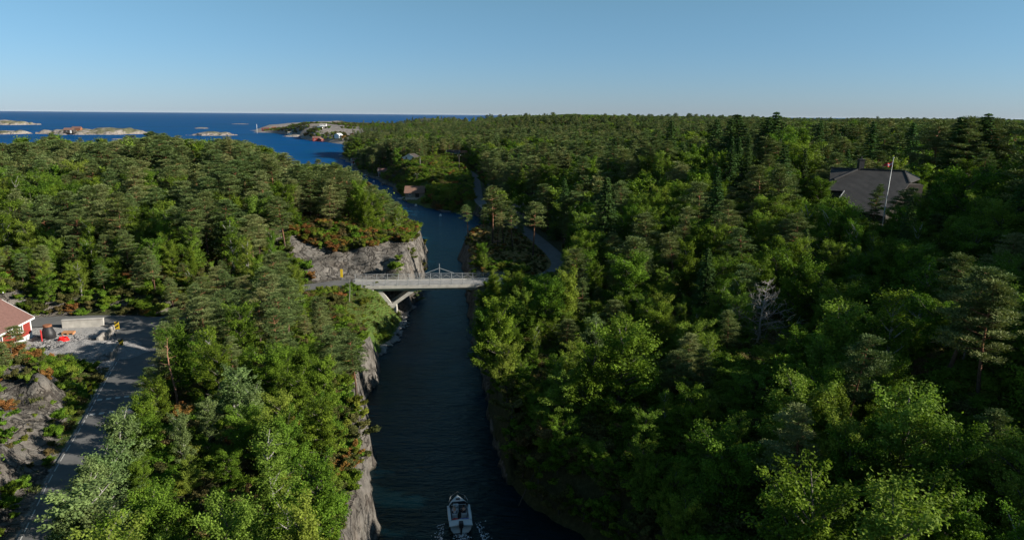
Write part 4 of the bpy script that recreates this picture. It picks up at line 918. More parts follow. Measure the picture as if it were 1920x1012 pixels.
def inpx(Q):
    Q = pp(*Q)
    return lambda x, y: inpoly(*project_h(x, y, Hs(x, y)), Q)
def sow(x0, x1, y0, y1, s, seed, mask, w, sc, cut=0.25):
    fx, fy, r = scatter(x0, x1, y0, y1, s, seed); k = inview(fx, fy, 40) & (Hs(fx, fy) > cut) & mask(fx, fy)
    for P_, hw in ROADS: d, _ = road_near(fx, fy, P_); k &= d > hw + .35
    for qx, qy, qr in ((-40.4, 283, 9), (-71, 385, 9), (-66, 380, 6)): k &= np.hypot(fx - qx, fy - qy) > qr
    k &= ~inpoly(fx, fy, YARD); fx, fy = fx[k], fy[k]; z = Hs(fx, fy)
    sl = np.abs(Hs(fx + .6, fy) - z) + np.abs(Hs(fx, fy + .6) - z); kk = sl < 1.0
    for x, y, zz in zip(fx[kk], fy[kk], z[kk]): s_ = r.uniform(*sc); P.append((x, y, zz - .05, s_ * 1.2, s_, r.uniform(0, 6.28), r.choice(5, p=w)))
mk = lambda Q: (lambda x, y: inpoly(x, y, Q))
sow(-60, 0, 80, 125, .9, 11, lambda x, y: inpoly(x, y, GRASSY) & ((fbm(x, y, 5, 7) > .22) | (x < -27)) & ~((x > -26) & (y > 111)), (.45, .03, .0, .32, .2), (.3, .9))
sow(-60, 0, 80, 125, .42, 21, lambda x, y: inpoly(x, y, GRASSY), (.02, .01, .0, .02, .95), (.2, .42))
sow(-30, 15, 120, 190, .95, 12, mk(ISLET), (.03, .3, .05, .02, .6), (.2, .5))
sow(-70, -20, 30, 100, .8, 13, mk(VERGE), (.25, .2, .0, .05, .5), (.25, .7))
sow(-75, -30, 30, 90, 1.6, 14, mk(OUTC), (.3, .3, .05, .05, .3), (.2, .8))
sow(-110, 20, 200, 420, 1.9, 15, mk(MEADOW), (.46, .18, .02, .32, .02), (.7, 2.2))
TOPC = np.array([at(*p)[:2] for p in ((560, 440, 11), (640, 462, 9.5), (700, 450, 11), (745, 442, 11), (792, 455, 9), (806, 470, 2), (795, 425, 8), (760, 395, 9), (600, 395, 14), (540, 430, 12))])
sow(-70, 0, 118, 200, .95, 16, inpx(((545, 430), (560, 452), (600, 466), (640, 474), (700, 462), (740, 448), (785, 468), (800, 450), (790, 420), (740, 395), (560, 395))), (.25, .28, .17, .25, .05), (.5, 1.3))
sow(-140, 200, 30, 200, 2.1, 17, lambda x, y: landok(x, y) & ~inpoly(x, y, GRASSY) & (fbm(x, y, 9, 5) > -.15), (.55, .3, .05, .05, .05), (.4, 1.2))
sow(-75, -8, 30, 120, 1.2, 18, lambda x, y: landok(x, y) & inpoly(x, y, west) & ~inpoly(x, y, GRASSY), (.55, .25, .03, .1, .07), (.4, 1.1), .8)
sow(-600, 0, 700, 1400, 7, 19, lambda x, y: inpoly(x, y, east) & (y > 780) & (fbm(x, y, 60, 3) > .0), (.35, .5, .03, .0, .12), (1.2, 3.2), 3.0)
sow(-200, 40, 280, 620, 2.6, 22, lambda x, y: landok(x, y) & inpoly(x, y, east), (.6, .25, .03, .12, .0), (.8, 2.0), .8)
sow(-90, 0, 150, 420, 2.0, 23, lambda x, y: inpoly(x, y, west) & (pdist(x, y, west) < 14), (.5, .25, .05, .2, .0), (.6, 1.6), 1.0)
sow(0, 60, 30, 125, 1.3, 24, lambda x, y: inpoly(x, y, east) & (pdist(x, y, east) < 12), (.7, .28, .0, .02, .0), (.5, 1.4), .4)
sow(-140, -20, 85, 130, 1.5, 20, mk(LEDGE), (.4, .3, .1, .1, .1), (.3, .9))
sow(0, 70, 30, 130, 1.25, 25, lambda x, y: landok(x, y) & inpoly(x, y, east), (.72, .2, .0, .05, .03), (.6, 1.7))
tag(gn_scatter('undergrowth', P, G), 'low heath, bushes and grass tufts on banks, rocks and forest floor', 'undergrowth')
# ================================================================== built things
c_conc = plain('concrete', (.40, .38, .34), .85, .22, 1.2, .3)
c_rail = plain('galvanised_steel', (.36, .37, .37), .5, .15, 4, 0, .4, .3)
c_white = plain('white_paint', (.72, .72, .70), .6, .06, 2, .05)
c_red = plain('falu_red_boards', (.24, .03, .022), .75, .15, 3, .1)
c_tile = plain('faded_red_tiles', (.16, .085, .07), .85, .2, 4, .4)
c_brownroof = plain('brown_roof', (.19, .11, .08), .85, .2, 2, .3)
c_darkwood = plain('dark_boards', (.055, .045, .038), .85, .3, 3, .2)
c_greywood = plain('weathered_wood', (.22, .20, .17), .85, .3, 3, .2)
c_glass = plain('window_glass', (.03, .04, .05), .12, .1, 2, 0, .6)
c_black = plain('black_plastic', (.02, .02, .022), .5, .3, 3, .1)
c_yellow = plain('yellow_sign', (.75, .52, .03), .5, .05, 2, 0)
c_gel = plain('white_gelcoat', (.50, .54, .56), .3, .05, 2, 0, .5)
c_dblue = plain('blue_grey_boards', (.10, .13, .16), .8, .2, 3, .1)
c_redfab = plain('red_cloth', (.42, .03, .03), .9, .2, 9, .2)
c_rust = plain('rust', (.24, .10, .05), .9, .3, 5, .3)
c_orange = plain('orange_net', (.55, .10, .05), .8, .3, 8, .2)
c_skin = plain('skin', (.45, .27, .19), .6, .1, 8, 0)

def gground(px, py, y0, y1):
    """first ground met along a survey bearing between two distances"""
    for Yd in np.arange(y0, y1, 2.0):
        p = atY(px, py, Yd)
        if h1(p[0], p[1]) >= p[2]: return np.array([p[0], p[1], h1(p[0], p[1])])
    p = atY(px, py, (y0 + y1) / 2); return np.array([p[0], p[1], max(h1(p[0], p[1]), .5)])
def V3(px, py, z): return Vector(at(px, py, z))
# ---- bridge
P0 = Vector((-27.6, 117.5, 6.0)); P1 = Vector((-1.2, 120.1, 6.0)); dvec = P1 - P0; L = dvec.length; ang = math.atan2(dvec.y, dvec.x)
B = empty('footbridge', (P0.x, P0.y, 0), ang, 'concrete road bridge with steel railings crossing the narrow canal', 'bridge'); B.name = 'road_bridge'
HW = 2.3; ZD = 6.0
MB().box(0, L, -HW, HW, ZD - .42, ZD - .03).box(0, L, -HW + .5, -HW + .9, ZD - .9, ZD - .42).box(0, L, HW - .9, HW - .5, ZD - .9, ZD - .42).build('deck_slab', c_conc, B, bevel=.03)
MB().box(0, L, -HW + .32, HW - .32, ZD - .03, ZD + .012).build('roadway', plain('worn_concrete_deck', (.26, .25, .235), .9, .25, .8, .2), B)
for s in (-1, 1): MB().box(0, L, s * HW - (.3 if s > 0 else 0), s * HW + (0 if s > 0 else .3), ZD - .03, ZD + .14).build('kerb', c_conc, B, bevel=.02)
def railing(y):
    r_ = MB(); n = 14; st = L / n; zt = ZD + 1.2
    for i in range(n + 1): r_.box(i * st - .045, i * st + .045, y - .045, y + .045, ZD + .14, zt)
    for z in (zt, ZD + .95, ZD + .62, ZD + .36): r_.box(-.1, L + .1, y - .022, y + .022, z - .022, z + .02)
    for i in range(n): r_.bar((i * st, y, ZD + .25), (i * st + st / 2, y, ZD + .9), .035).bar((i * st + st / 2, y, ZD + .9), (i * st + st, y, ZD + .25), .035)
    return r_
railing(-HW + .14).build('railing', c_rail, B); railing(HW - .14).build('railing', c_rail, B)
xm = 14.9; g_ = MB(); ym = HW + .05
g_.box(xm - .05, xm + .05, ym - .05, ym + .05, ZD - .3, ZD + 2.9).bar((xm, ym, ZD + 2.1), (xm - 2.6, ym, ZD + 1.15), .07).bar((xm, ym, ZD + 2.1), (xm + 2.6, ym, ZD + 1.15), .07)
g_.bar((xm, ym, ZD + .5), (xm, ym + 1.3, ZD - .2), .06).build('mast_frame', c_rail, B)
for y in (-1.5, 1.5):
    MB().bar((6.6, y, 2.3), (4.4, y, ZD - .7), .55, .6).build('strut', c_conc, B); MB().bar((6.4, y, 2.3), (10.6, y, ZD - .7), .5, .6).build('strut', c_conc, B)
MB().box(5.6, 7.4, -2.1, 2.1, .6, 2.7).build('footing', c_conc, B, bevel=.05)
MB().box(-1.5, 3.6, -2.3, -1.9, 1.8, ZD - .55).box(-1.5, 3.6, 1.9, 2.3, 1.8, ZD - .55).box(3.2, 3.6, -1.9, 1.9, 1.8, ZD - .56).build('abutment', c_conc, B, bevel=.03)
MB().box(L - 4.5, L + 1.0, -2.2, 2.2, 1.0, ZD - .56).build('abutment', c_conc, B, bevel=.03)
MB().box(-.12, .12, -HW + .02, -HW + .28, ZD + .14, ZD + 1.35).build('end_post', c_darkwood, B)

# ---- houses
def gable(name, x, y, z, rz, Lx, Wy, wh, rh, wall, roof, label, cat, wins=(), doors=(), trim=None, over=.35, chim=None, base=None, group=None, roofribs=True):
    """gabled building, ridge along local x"""
    e = empty(name, (x, y, z), rz, label, cat, group); a, b = Lx / 2, Wy / 2
    m = MB(); m.add([(-a, -b, -.8), (a, -b, -.8), (a, b, -.8), (-a, b, -.8), (-a, -b, wh), (a, -b, wh), (a, b, wh), (-a, b, wh), (-a, 0, wh + rh), (a, 0, wh + rh)],
        [(3, 2, 1, 0), (0, 1, 5, 4), (2, 3, 7, 6), (1, 2, 6, 9, 5), (3, 0, 4, 8, 7)]); m.build('wall', wall, e)
    r_ = MB(); sl = rh / b; t_ = .14
    for s in (-1, 1):
        yo = s * (b + over); zo = wh - sl * over + .04
        vs = [(-a - over, 0, wh + rh + .04), (a + over, 0, wh + rh + .04), (a + over, yo, zo), (-a - over, yo, zo)]; vs += [(p[0], p[1], p[2] + t_) for p in vs]
        r_.add(vs, [(0, 1, 2, 3), (7, 6, 5, 4), (0, 4, 5, 1), (1, 5, 6, 2), (2, 6, 7, 3), (3, 7, 4, 0)])
    ro = r_.build('roof', roof, e)
    MB().box(-a - over, a + over, -.12, .12, wh + rh + .12, wh + rh + .24).build('ridge_cap', roof, ro)
    if trim:
        m = MB()
        for sx in (-1, 1):
            for s in (-1, 1): m.bar((sx * (a + over + .02), 0, wh + rh + .08), (sx * (a + over + .02), s * (b + over), wh - sl * over + .08), .05, .24)
        for s in (-1, 1): m.box(-a - over, a + over, s * (b + over + .03) - .025, s * (b + over + .03) + .025, wh - sl * over - .05, wh - sl * over + .16)
        for sx in (-1, 1):
            for s in (-1, 1): m.box(sx * a - .08, sx * a + .08, s * b - .08, s * b + .08, 0, wh - .02)
        m.build('trim', trim, e)
    if base: MB().box(-a - .06, a + .06, -b - .06, b + .06, -1.2, .25).build('foundation', base, e)
    for (side, u, zz, w, h) in wins:
        f = MB(); p = MB(); d = .05
        def bx(m_, u0, u1, z0, z1, d0, d1):
            if side == 'y-': m_.box(u0, u1, -b - d1, -b - d0, z0, z1)
            elif side == 'y+': m_.box(u0, u1, b + d0, b + d1, z0, z1)
            elif side == 'x+': m_.box(a + d0, a + d1, u0, u1, z0, z1)
            else: m_.box(-a - d1, -a - d0, u0, u1, z0, z1)
        bx(f, u - w / 2 - .1, u + w / 2 + .1, zz - .1, zz, 0, .07); bx(f, u - w / 2 - .1, u + w / 2 + .1, zz + h, zz + h + .1, 0, .07)
        bx(f, u - w / 2 - .1, u - w / 2, zz, zz + h, 0, .07); bx(f, u + w / 2, u + w / 2 + .1, zz, zz + h, 0, .07); bx(f, u - .03, u + .03, zz, zz + h, .01, .06)
        bx(p, u - w / 2, u + w / 2, zz, zz + h, 0, .03); fo = f.build('window', c_white, e); p.build('pane', c_glass, fo)
    for (side, u, w, h, mt) in doors:
        p = MB()
        if side == 'y-': p.box(u - w / 2, u + w / 2, -b - .06, -b, 0, h)
        elif side == 'x+': p.box(a, a + .06, u - w / 2, u + w / 2, 0, h)
        p.build('door', mt, e)
    if chim: 
        cx, cy, cw, ch_, mt = chim; MB().box(cx - cw / 2, cx + cw / 2, cy - cw / 2, cy + cw / 2, wh + rh * (1 - abs(cy) / b) - .2, wh + rh + ch_).box(cx - cw / 2 - .06, cx + cw / 2 + .06, cy - cw / 2 - .06, cy + cw / 2 + .06, wh + rh + ch_, wh + rh + ch_ + .1).build('chimney', mt, ro)
    return e
gable('red_cottage', -65.3, 80.6, 6.5, math.radians(97), 11.0, 6.6, 2.35, 2.2, c_red, c_tile, 'red wooden cottage with white trim and faded red roof beside gravel yard', 'cottage',
      [('y-', 3.2, .95, .9, .95), ('y-', 1.7, .95, .9, .95), ('y-', -1.2, .95, .9, .95), ('y-', -3.4, .95, .9, .95), ('x+', 0, 1.0, 1.0, 1.0)], (), c_white, .4, (4.3, .3, .65, .7, c_white), c_white)
gable('boathouse', -40.2, 286.0, 1.5, 0, 7.4, 5.4, 2.2, 2.2, c_greywood, c_brownroof, 'dark wooden boathouse with brown roof standing over the water', 'boathouse', [('y-', -1.8, .9, .8, .7)], [('y-', 1.2, 1.6, 1.9, c_black)], None, .5, None, c_conc)
gable('boathouse', -72.0, 389.0, .9, math.radians(8), 5.4, 5.2, 2.4, 2.0, c_red, c_tile, 'red boathouse with tiled roof at the canal mouth, left of its red shed', 'boathouse', [('y-', -1.6, .9, .8, .9)], [('y-', .6, 1.3, 2.0, c_dblue)], c_white, .3, None, c_conc)
gable('shed', -66.2, 384.0, 1.2, math.radians(90), 3.0, 2.8, 1.9, 1.0, c_red, c_tile, 'small red shed right of the tiled red boathouse', 'shed', [], [('x+', 0, .9, 1.6, c_white)], None, .2, None, c_conc)
gable('cottage', -53.6, 371, h1(-53.6, 371) + .1, math.radians(78), 7, 6.6, 2.4, 1.7, c_white, c_darkwood, 'white cottage with shallow gable among bushes above the boathouses', 'cottage', [('x-', -2, 1.0, .9, 1.0), ('x-', 1.6, 1.6, .9, 1.1), ('y-', 1, 1.2, .9, 1.0)], (), c_white, .5)
p = at(868, 302, 8.2); gable('shed', p[0], p[1], h1(p[0], p[1]) + .2, .2, 4.5, 5, 2.3, 1.6, c_white, c_rust, 'white shed with rusty red roof behind the meadow', 'shed', (), [('y-', 0, 1.2, 1.9, c_greywood)], None, .3)
p = at(850, 303, 8.2); gable('cottage', p[0], p[1], h1(p[0], p[1]) + .2, -.1, 7, 5, 2.3, 1.6, c_dblue, c_darkwood, 'blue grey cottage half hidden by trees behind the meadow', 'cottage', [('y-', -2, 1, .9, 1), ('y-', 2, 1, .9, 1)], (), c_white, .3)
p = at(1397, 366, 17); gable('cabin', p[0], p[1], h1(p[0], p[1]) + 2.2, .35, 3.6, 2.6, 2.0, .7, c_white, c_greywood, 'small pale cabin with wooden boards showing between dark trees', 'cabin', (), [('y-', .9, .8, 1.6, plain('tan_boards', (.42, .27, .15), .8, .2, 3, .2))], None, .2)
for (px, py, z, Lx, Wy, wh, wm, rm, lab, rz) in ((635, 259, 12, 8, 7, 3.6, c_white, c_white, 'white house on the open headland slope', 1.2), (606, 237, 20, 10, 6, 2.6, c_white, c_greywood, 'long white cottage high on the headland', .1), (600, 243, 17, 7, 5, 2.4, c_white, c_dblue, 'low white cottage below the long one on the headland', 0),
      (543, 232, 17, 7, 6, 3, c_white, c_greywood, 'tiny white hut on top of the bare headland', 0), (594, 265, 3, 10, 7, 4, c_red, c_tile, 'red boathouse by the rocks below the headland, left one', .3), (601, 268, 3, 7, 6, 4, c_red, c_brownroof, 'red boathouse by the rocks below the headland, right one', 1.4),
      (498, 245, 6, 12, 7, 3.5, c_red, c_tile, 'red cottage near the outer tip of the headland', .1), (514, 243, 7, 8, 6, 3, c_rust, c_rust, 'brown red hut right of the cottage on the outer tip', .3)):
    p = gground(px, py, 780, 1500); gable('coastal_house', p[0], p[1], p[2] + .1, rz, Lx, Wy, wh, 1.8, wm, rm, lab, 'house', [('y-', -Lx * .25, 1.4, 1, 1.3), ('y-', Lx * .25, 1.4, 1, 1.3)], (), None, .3)
for k, (px, Lx, wm, rm, lab) in enumerate(((121, 9, c_darkwood, c_brownroof, 'dark hut at the shore of the long rocky island'), (125, 7, c_white, c_tile, 'white hut with red roof on the long rocky island'), (130, 6, c_darkwood, c_brownroof, 'brown hut right of the white one on the island'), (139, 13, c_rust, c_tile, 'large red brown house on the long rocky island'))):
    p = at(px, 248.5 if k != 3 else 247.6, 3.5); gable('island_house', p[0], p[1] + 8, 3.0, .1, Lx, 7, 4 if k != 3 else 5.5, 3, wm, rm, lab, 'house', [('y-', 0, 1.4, 1.2, 1.3)], (), None, .3)
p = at(665, 307, 1.0); gable('shed', p[0], p[1], .9, .4, 4, 4, 2.4, 1.4, c_red, c_brownroof, 'small red boat shed by the water near the sea inlet', 'shed', (), [('y-', 0, 1.2, 1.8, c_white)], c_white, .3, None, c_conc)

# ---- the big dark-roofed house on the right
A_ = Vector(at(1697, 321, 24.4)); B_ = Vector(atY(1560, 314, A_.y + 9)); B_.z = A_.z; B_ = Vector(at(1560, 314, 24.4)); B_ = A_ + (B_ - A_).normalized() * min((B_ - A_).length, 17)
B_ = Vector(atY(1558, 315, A_.y + 6.5))
ux = (B_ - A_).normalized(); hor = Vector((ux.y, -ux.x, 0)).normalized(); hor = hor if hor.y < 0 else -hor
dn = (hor * math.cos(math.radians(27)) - Vector((0, 0, 1)) * math.sin(math.radians(27))).normalized(); nn = ux.cross(dn).normalized(); nn = nn if nn.z > 0 else -nn
def onroof(px, py):
    d = Vector(fw + (px - 960) / F * rt + (506 - py) / F * up); o = Vector((0, 0, CAMZ)); t_ = (A_ - o).dot(nn) / d.dot(nn); return o + d * t_
outl = [A_, B_, onroof(1553, 357), onroof(1583, 358), onroof(1576, 368), onroof(1600, 395), onroof(1660, 406), onroof(1706, 343)]
tq = NT('black_glazed_tiles', .6, .3); geo_ = tq.n('ShaderNodeTexCoord').outputs['Object']; wv_ = tq.n('ShaderNodeTexWave', wave_type='BANDS', ins={'Scale': 1.6, 'Distortion': .3}); mp_ = tq.n('ShaderNodeMapping'); mp_.inputs['Rotation'].default_value = (0, 0, -math.atan2(ux.y, ux.x)); tq.l(geo_, mp_.inputs[0]); tq.l(mp_.outputs[0], wv_.inputs[0])
tq.col(tq.mix(tq.math('MULTIPLY', wv_.outputs['Fac'], tq.noise(.5, geo_, 4)), tq.ramp(tq.noise(1.5, geo_, 5), (.3, (.009, .0085, .008)), (.7, (.024, .022, .021))), (.10, .095, .09))); tq.bump(wv_.outputs['Fac'], .5, .06)  # paler bands along the tile ribs are painted glints
cen = sum(outl, Vector()) / len(outl); gz = h1(cen.x, cen.y)
E_ = empty('timber_lodge', (cen.x, cen.y, gz), 0, 'large house with black glazed tile roof among the trees on the right', 'house'); oo = Vector((cen.x, cen.y, gz))
V = [p - oo for p in outl] + [p - oo - nn * .25 for p in outl]; n = len(outl)
m = MB(); m.add(V, [tuple(range(n)), tuple(range(2 * n - 1, n - 1, -1))] + [(i, i + n, (i + 1) % n + n, (i + 1) % n) for i in range(n)])
bk = -hor * 8 - Vector((0, 0, 3.9)); a0, b0 = A_ - oo, B_ - oo
hipc = V[7]; sidec = a0 - hor * 3.4 - Vector((0, 0, 1.75)) - ux * 2.3
m.add([a0, b0, b0 + bk, a0 + bk, a0 + Vector((0, 0, -.2)), b0 + Vector((0, 0, -.2)), b0 + bk + Vector((0, 0, -.25)), a0 + bk + Vector((0, 0, -.25))], [(0, 3, 2, 1), (4, 5, 6, 7), (2, 3, 7, 6), (0, 4, 7, 3)])
hc2 = Vector(onroof(1706, 343)) - oo; hr = Vector(atY(1725, 335, A_.y - 1.0)) - oo
m.add([a0, hc2, hr, a0 - nn * .2, hc2 - nn * .2, hr - Vector((0, 0, .2))], [(0, 1, 2), (5, 4, 3), (1, 4, 5, 2), (2, 5, 3, 0)])
ro = m.build('roof', tq.m, E_)
rc = MB().bar(a0 + Vector((0, 0, .08)), b0 + Vector((0, 0, .08)), .3, .2).bar(a0 + Vector((0, 0, .05)), hc2 + Vector((0, 0, .05)), .25, .16); rc.build('ridge_cap', tq.m, ro)
MB().bar(a0 + Vector((0, 0, .1)), hr + Vector((0, 0, .08)), .22, .14).bar(V[3] + Vector((0, 0, .05)), V[4] + Vector((0, 0, .05)) + (V[4] - V[3]) * .3, .14, .14).build('verge_flashing', c_rail, ro)
vy = Vector(onroof(1613, 316)) - oo; MB().bar(vy + nn * .1, Vector(onroof(1563, 337)) - oo + nn * .1, .5, .3).build('valley_ridge', c_black, ro)
ch = vy + Vector((0, 0, .2)); MB().box(ch.x - .55, ch.x + .55, ch.y - .5, ch.y + .5, ch.z - 1.5, ch.z + 1.6).box(ch.x - .65, ch.x + .65, ch.y - .6, ch.y + .6, ch.z + 1.6, ch.z + 1.75).tube([(ch.x, ch.y, ch.z + 1.7), (ch.x, ch.y, ch.z + 2.3)], .14, 8).build('chimney', c_black, ro)
c2 = sum(V[:n], Vector()) / n; m = MB(); wt = []
for p in V[:n]: q = c2 + (p - c2) * .93; wt.append(q)
m.add([(q.x, q.y, -2) for q in wt] + [(q.x, q.y, q.z - .4) for q in wt], [(i, (i + 1) % n, (i + 1) % n + n, i + n) for i in range(n)]); m.build('wall', c_darkwood, E_)
MB().box(hc2.x - .2, hr.x - .6, hc2.y + .5, hc2.y + 3.4, -2, hc2.z - .4).build('side_wall', c_darkwood, E_)
for k in range(2): f = MB().box(hc2.x + .2 + k * 0, hc2.x + 1.6, hc2.y + .38, hc2.y + .5, hc2.z - 1.6 - k * 1.6, hc2.z - 1.3 - k * 1.6).build('window_band', c_rail, E_)

# ---- flagpole
p = atY(1655, 400, 108); top = atY(1663, 297, 108); gz = h1(p[0], p[1]); FP = empty('flagpole', (p[0], p[1], gz), 0, 'white flagpole with red pennant in front of the black roofed house', 'flagpole')
hh_ = top[2] - gz; MB().tube([(0, 0, -.3), (.25, 0, hh_ * .5), (.6, 0, hh_)], [.08, .065, .04], 8).lathe([(.0, hh_), (.12, hh_ + .05), (.12, hh_ + .15), (.0, hh_ + .22)], 8, (.6, 0, 0)).build('pole', c_rail, FP, True)
def pennant(x0, z0, Lp, w0, mat, dz=0, nm='pennant', th=0):
    m = MB(); n = 14; V = []
    for s in (0, .03):
        for i in range(n + 1):
            t_ = i / n; x = x0 - Lp * t_ * .8; yy = .18 * math.sin(t_ * 9) * (1 - t_ * .3) + s; z = z0 - .55 * t_ - .15 * math.sin(t_ * 7); w = w0 * (1 - .75 * t_)
            V += [(x, yy - th, z + w / 2 + dz), (x, yy - th, z - w / 2 + dz)]
    k = 2 * (n + 1); FF = [(2 * i, 2 * i + 1, 2 * i + 3, 2 * i + 2) for i in range(n)] + [(k + 2 * i + 2, k + 2 * i + 3, k + 2 * i + 1, k + 2 * i) for i in range(n)]
    FF += [(2 * i, 2 * i + 2, k + 2 * i + 2, k + 2 * i) for i in range(n)] + [(2 * i + 3, 2 * i + 1, k + 2 * i + 1, k + 2 * i + 3) for i in range(n)]
    return m.add(V, FF).build(nm, mat, FP)
pn = pennant(.55, hh_ - .75, 1.9, .8, c_redfab); st = pennant(.55, hh_ - .75, 1.8, .26, c_white, 0, 'white_stripe', .02); s2 = pennant(.55, hh_ - .75, 1.7, .12, plain('blue_cloth', (.02, .04, .2), .9), 0, 'blue_stripe', .035)
st.parent = pn; s2.parent = pn

# ---- utility poles and masts
def upole(px, pyb, pyt, zg, lab, arm=True, mat=None, nm='utility_pole', cat='pole'):
    p = at(px, pyb, zg); z = max(h1(p[0], p[1]), 0); tp = atY(px, pyt, p[1]); h = tp[2] - z
    e = empty(nm, (p[0], p[1], z), 0, lab, cat); k = max(1, p[1] / 300)
    MB().tube([(0, 0, -.4), (0, 0, h)], [.16 * k ** .5, .11 * k ** .5], 8).build('pole', mat or c_greywood, e, True)
    if arm: 
        MB().box(-.9, .9, -.06, .06, h - .5, h - .38).build('crossarm', c_darkwood, e)
        for x in (-.7, 0, .7): MB().lathe([(.03, h - .38), (.07, h - .3), (.05, h - .2), (.02, h - .16)], 8, (x, 0, 0)).build('insulator', c_white, e, True)
    return e
upole(861, 328, 290, 7.5, 'dark wooden utility pole beside the parked cars', True, c_darkwood); upole(788, 316, 296, 9, 'thin pole at the corner of the white cottage', False); upole(787, 262, 246, 12, 'distant utility pole standing out of the wood'); upole(3, 592, 545, 7, 'grey utility pole behind the red cottage')
upole(782, 355, 325, 3, 'rust brown wooden pole among bushes behind the boathouse', True, c_darkwood); upole(482, 246, 233, 4, 'tall mast at the tip of the headland', False, c_white, 'mast', 'mast'); upole(662, 283, 268, 2, 'thin white mast on the shore by the inlet', False, c_white, 'mast', 'mast')

# ---- road signs and the building yard
def marker(px, py, z, lab, h=1.3, w=.5, black=True, rz=0):
    p = at(px, py, z); g = h1(p[0], p[1]); e = empty('marker_sign', (p[0], p[1], g), rz, lab, 'road sign')
    MB().tube([(0, 0, -.3), (0, 0, h + .4)], .04, 8).build('post', c_rail, e); b = MB().box(-w / 2, w / 2, -.09, -.05, .45, .45 + h).build('board', c_yellow, e, bevel=.01)
    if black:
        for k in range(2):
            z0 = .55 + k * h * .5; MB().add([(-w / 2 + .02, -.094, z0), (w / 2 - .02, -.094, z0 + w * .6), (w / 2 - .02, -.094, z0 + w * .6 + .22), (-w / 2 + .02, -.094, z0 + .22), (-w / 2 + .02, -.088, z0), (w / 2 - .02, -.088, z0 + w * .6), (w / 2 - .02, -.088, z0 + w * .6 + .22), (-w / 2 + .02, -.088, z0 + .22)],
                [(0, 1, 2, 3), (7, 6, 5, 4), (0, 4, 5, 1), (1, 5, 6, 2), (2, 6, 7, 3), (3, 7, 4, 0)]).build('black_stripe', c_black, b)
    return e
marker(641, 522, 6.1, 'narrow yellow marker board under the rock face at the bridge approach', 1.5, .45, False); marker(171, 743, 7.0, 'yellow and black marker board on the grass verge by the road', 1.2, .5)
marker(221, 622, 6.4, 'yellow black hazard board at the far end of the long concrete barrier', 1.0, .6); marker(229, 658, 6.4, 'yellow black hazard board at the short concrete barrier', 1.0, .6)
c_barr = plain('stained_concrete', (.24, .22, .195), .9, .35, 2.5, .4)
def barrier(a, b, n, h, lab, w=.55):
    a, b = Vector(a), Vector(b); d = b - a; e = empty('concrete_barrier', a, math.atan2(d.y, d.x), lab, 'barrier'); Ln = Vector((d.x, d.y)).length
    for k in range(n): MB().add([(x, y, z) for x in (Ln * k / n + .04, Ln * (k + 1) / n - .04) for (y, z) in ((-w / 2, -.3), (-w / 2, .25), (-w / 4, h + .08 * math.sin(k * 2.3)), (w / 4, h + .08 * math.sin(k * 2.3)), (w / 2, .25), (w / 2, -.3))],
            [(0, 1, 2, 3, 4, 5), (11, 10, 9, 8, 7, 6), (0, 6, 7, 1), (1, 7, 8, 2), (2, 8, 9, 3), (3, 9, 10, 4), (4, 10, 11, 5), (5, 11, 6, 0)]).build('segment', c_barr, e, bevel=.04)
    return e
def gp(px, py, z=6.2): q = at(px, py, z); return (q[0], q[1], h1(q[0], q[1]))
barrier(gp(184, 646), gp(214, 622), 4, 1.15, 'long concrete barrier between gravel heap and road'); barrier(gp(211, 680), gp(224, 660), 2, 1.05, 'short concrete barrier nearer the road edge')
a, b = Vector(gp(118, 617)), Vector(gp(196, 613)); d = b - a; e = empty('retaining_wall', a, math.atan2(d.y, d.x), 'low grey concrete retaining wall along the road behind the yard', 'wall')
MB().box(0, d.length, -.2, .2, -.6, 1.0).build('wall_face', c_conc, e, bevel=.03); MB().box(-.02, d.length + .02, -.26, .26, 1.0, 1.12).build('coping', c_conc, e, bevel=.02)
p = gp(92, 634); e = empty('manhole_cone', p, 0, 'black concrete cone with rusty collar standing in the gravel yard', 'manhole cone'); e.scale = (.8, .8, .85); MB().lathe([(1.05, -.2), (1.05, .7), (.95, 1.0), (.6, 1.75), (.55, 1.8)], 20).build('body', c_black, e, True); MB().lathe([(.62, 1.8), (.64, 1.82), (.64, 2.05), (.6, 2.1), (.45, 2.1)], 20).build('collar', c_rust, e)
p = gp(75, 637); o = MB().lathe([(.9, -.1), (.95, .1), (.9, .22), (.3, .26), (.25, .2)], 20).build('pipe_lid', c_black); o.location = p; tag(o, 'black round lid lying beside the concrete cone', 'lid')
p = gp(79, 640); o = MB().tube([(0, 0, -.2), (0, 0, 1.5)], .09, 8).build('marker_post', c_redfab); o.location = p; tag(o, 'short red post in front of the black lid', 'post')
p = gp(119, 638); m = MB(); R_ = .62
for k in range(3): m.tube([(math.cos(t_) * (R_ - .08 * k), math.sin(t_) * (R_ - .08 * k) * .9, .1 + .16 * k) for t_ in np.linspace(0, 6.28, 22)], .09, 6, False)
o = m.build('hose_coil', plain('bright_red_plastic', (.75, .02, .02), .5, .1), None, True); o.location = p; tag(o, 'bright red coil of hose on the gravel', 'hose')
p = gp(129, 627); o = MB().box(-1.0, 1.0, -.5, .5, .25, .42).box(-1.0, -.8, -.5, .5, -.1, .25).box(.8, 1.0, -.5, .5, -.1, .25).box(-.1, .1, -.5, .5, -.1, .25).build('pallet', plain('orange_boards', (.42, .2, .09), .8, .2)); o.location = p; o.scale = (.7, .8, .8); o.rotation_euler = (0, .05, .2); tag(o, 'orange brown pallet lying on the gravel behind the hose', 'pallet')
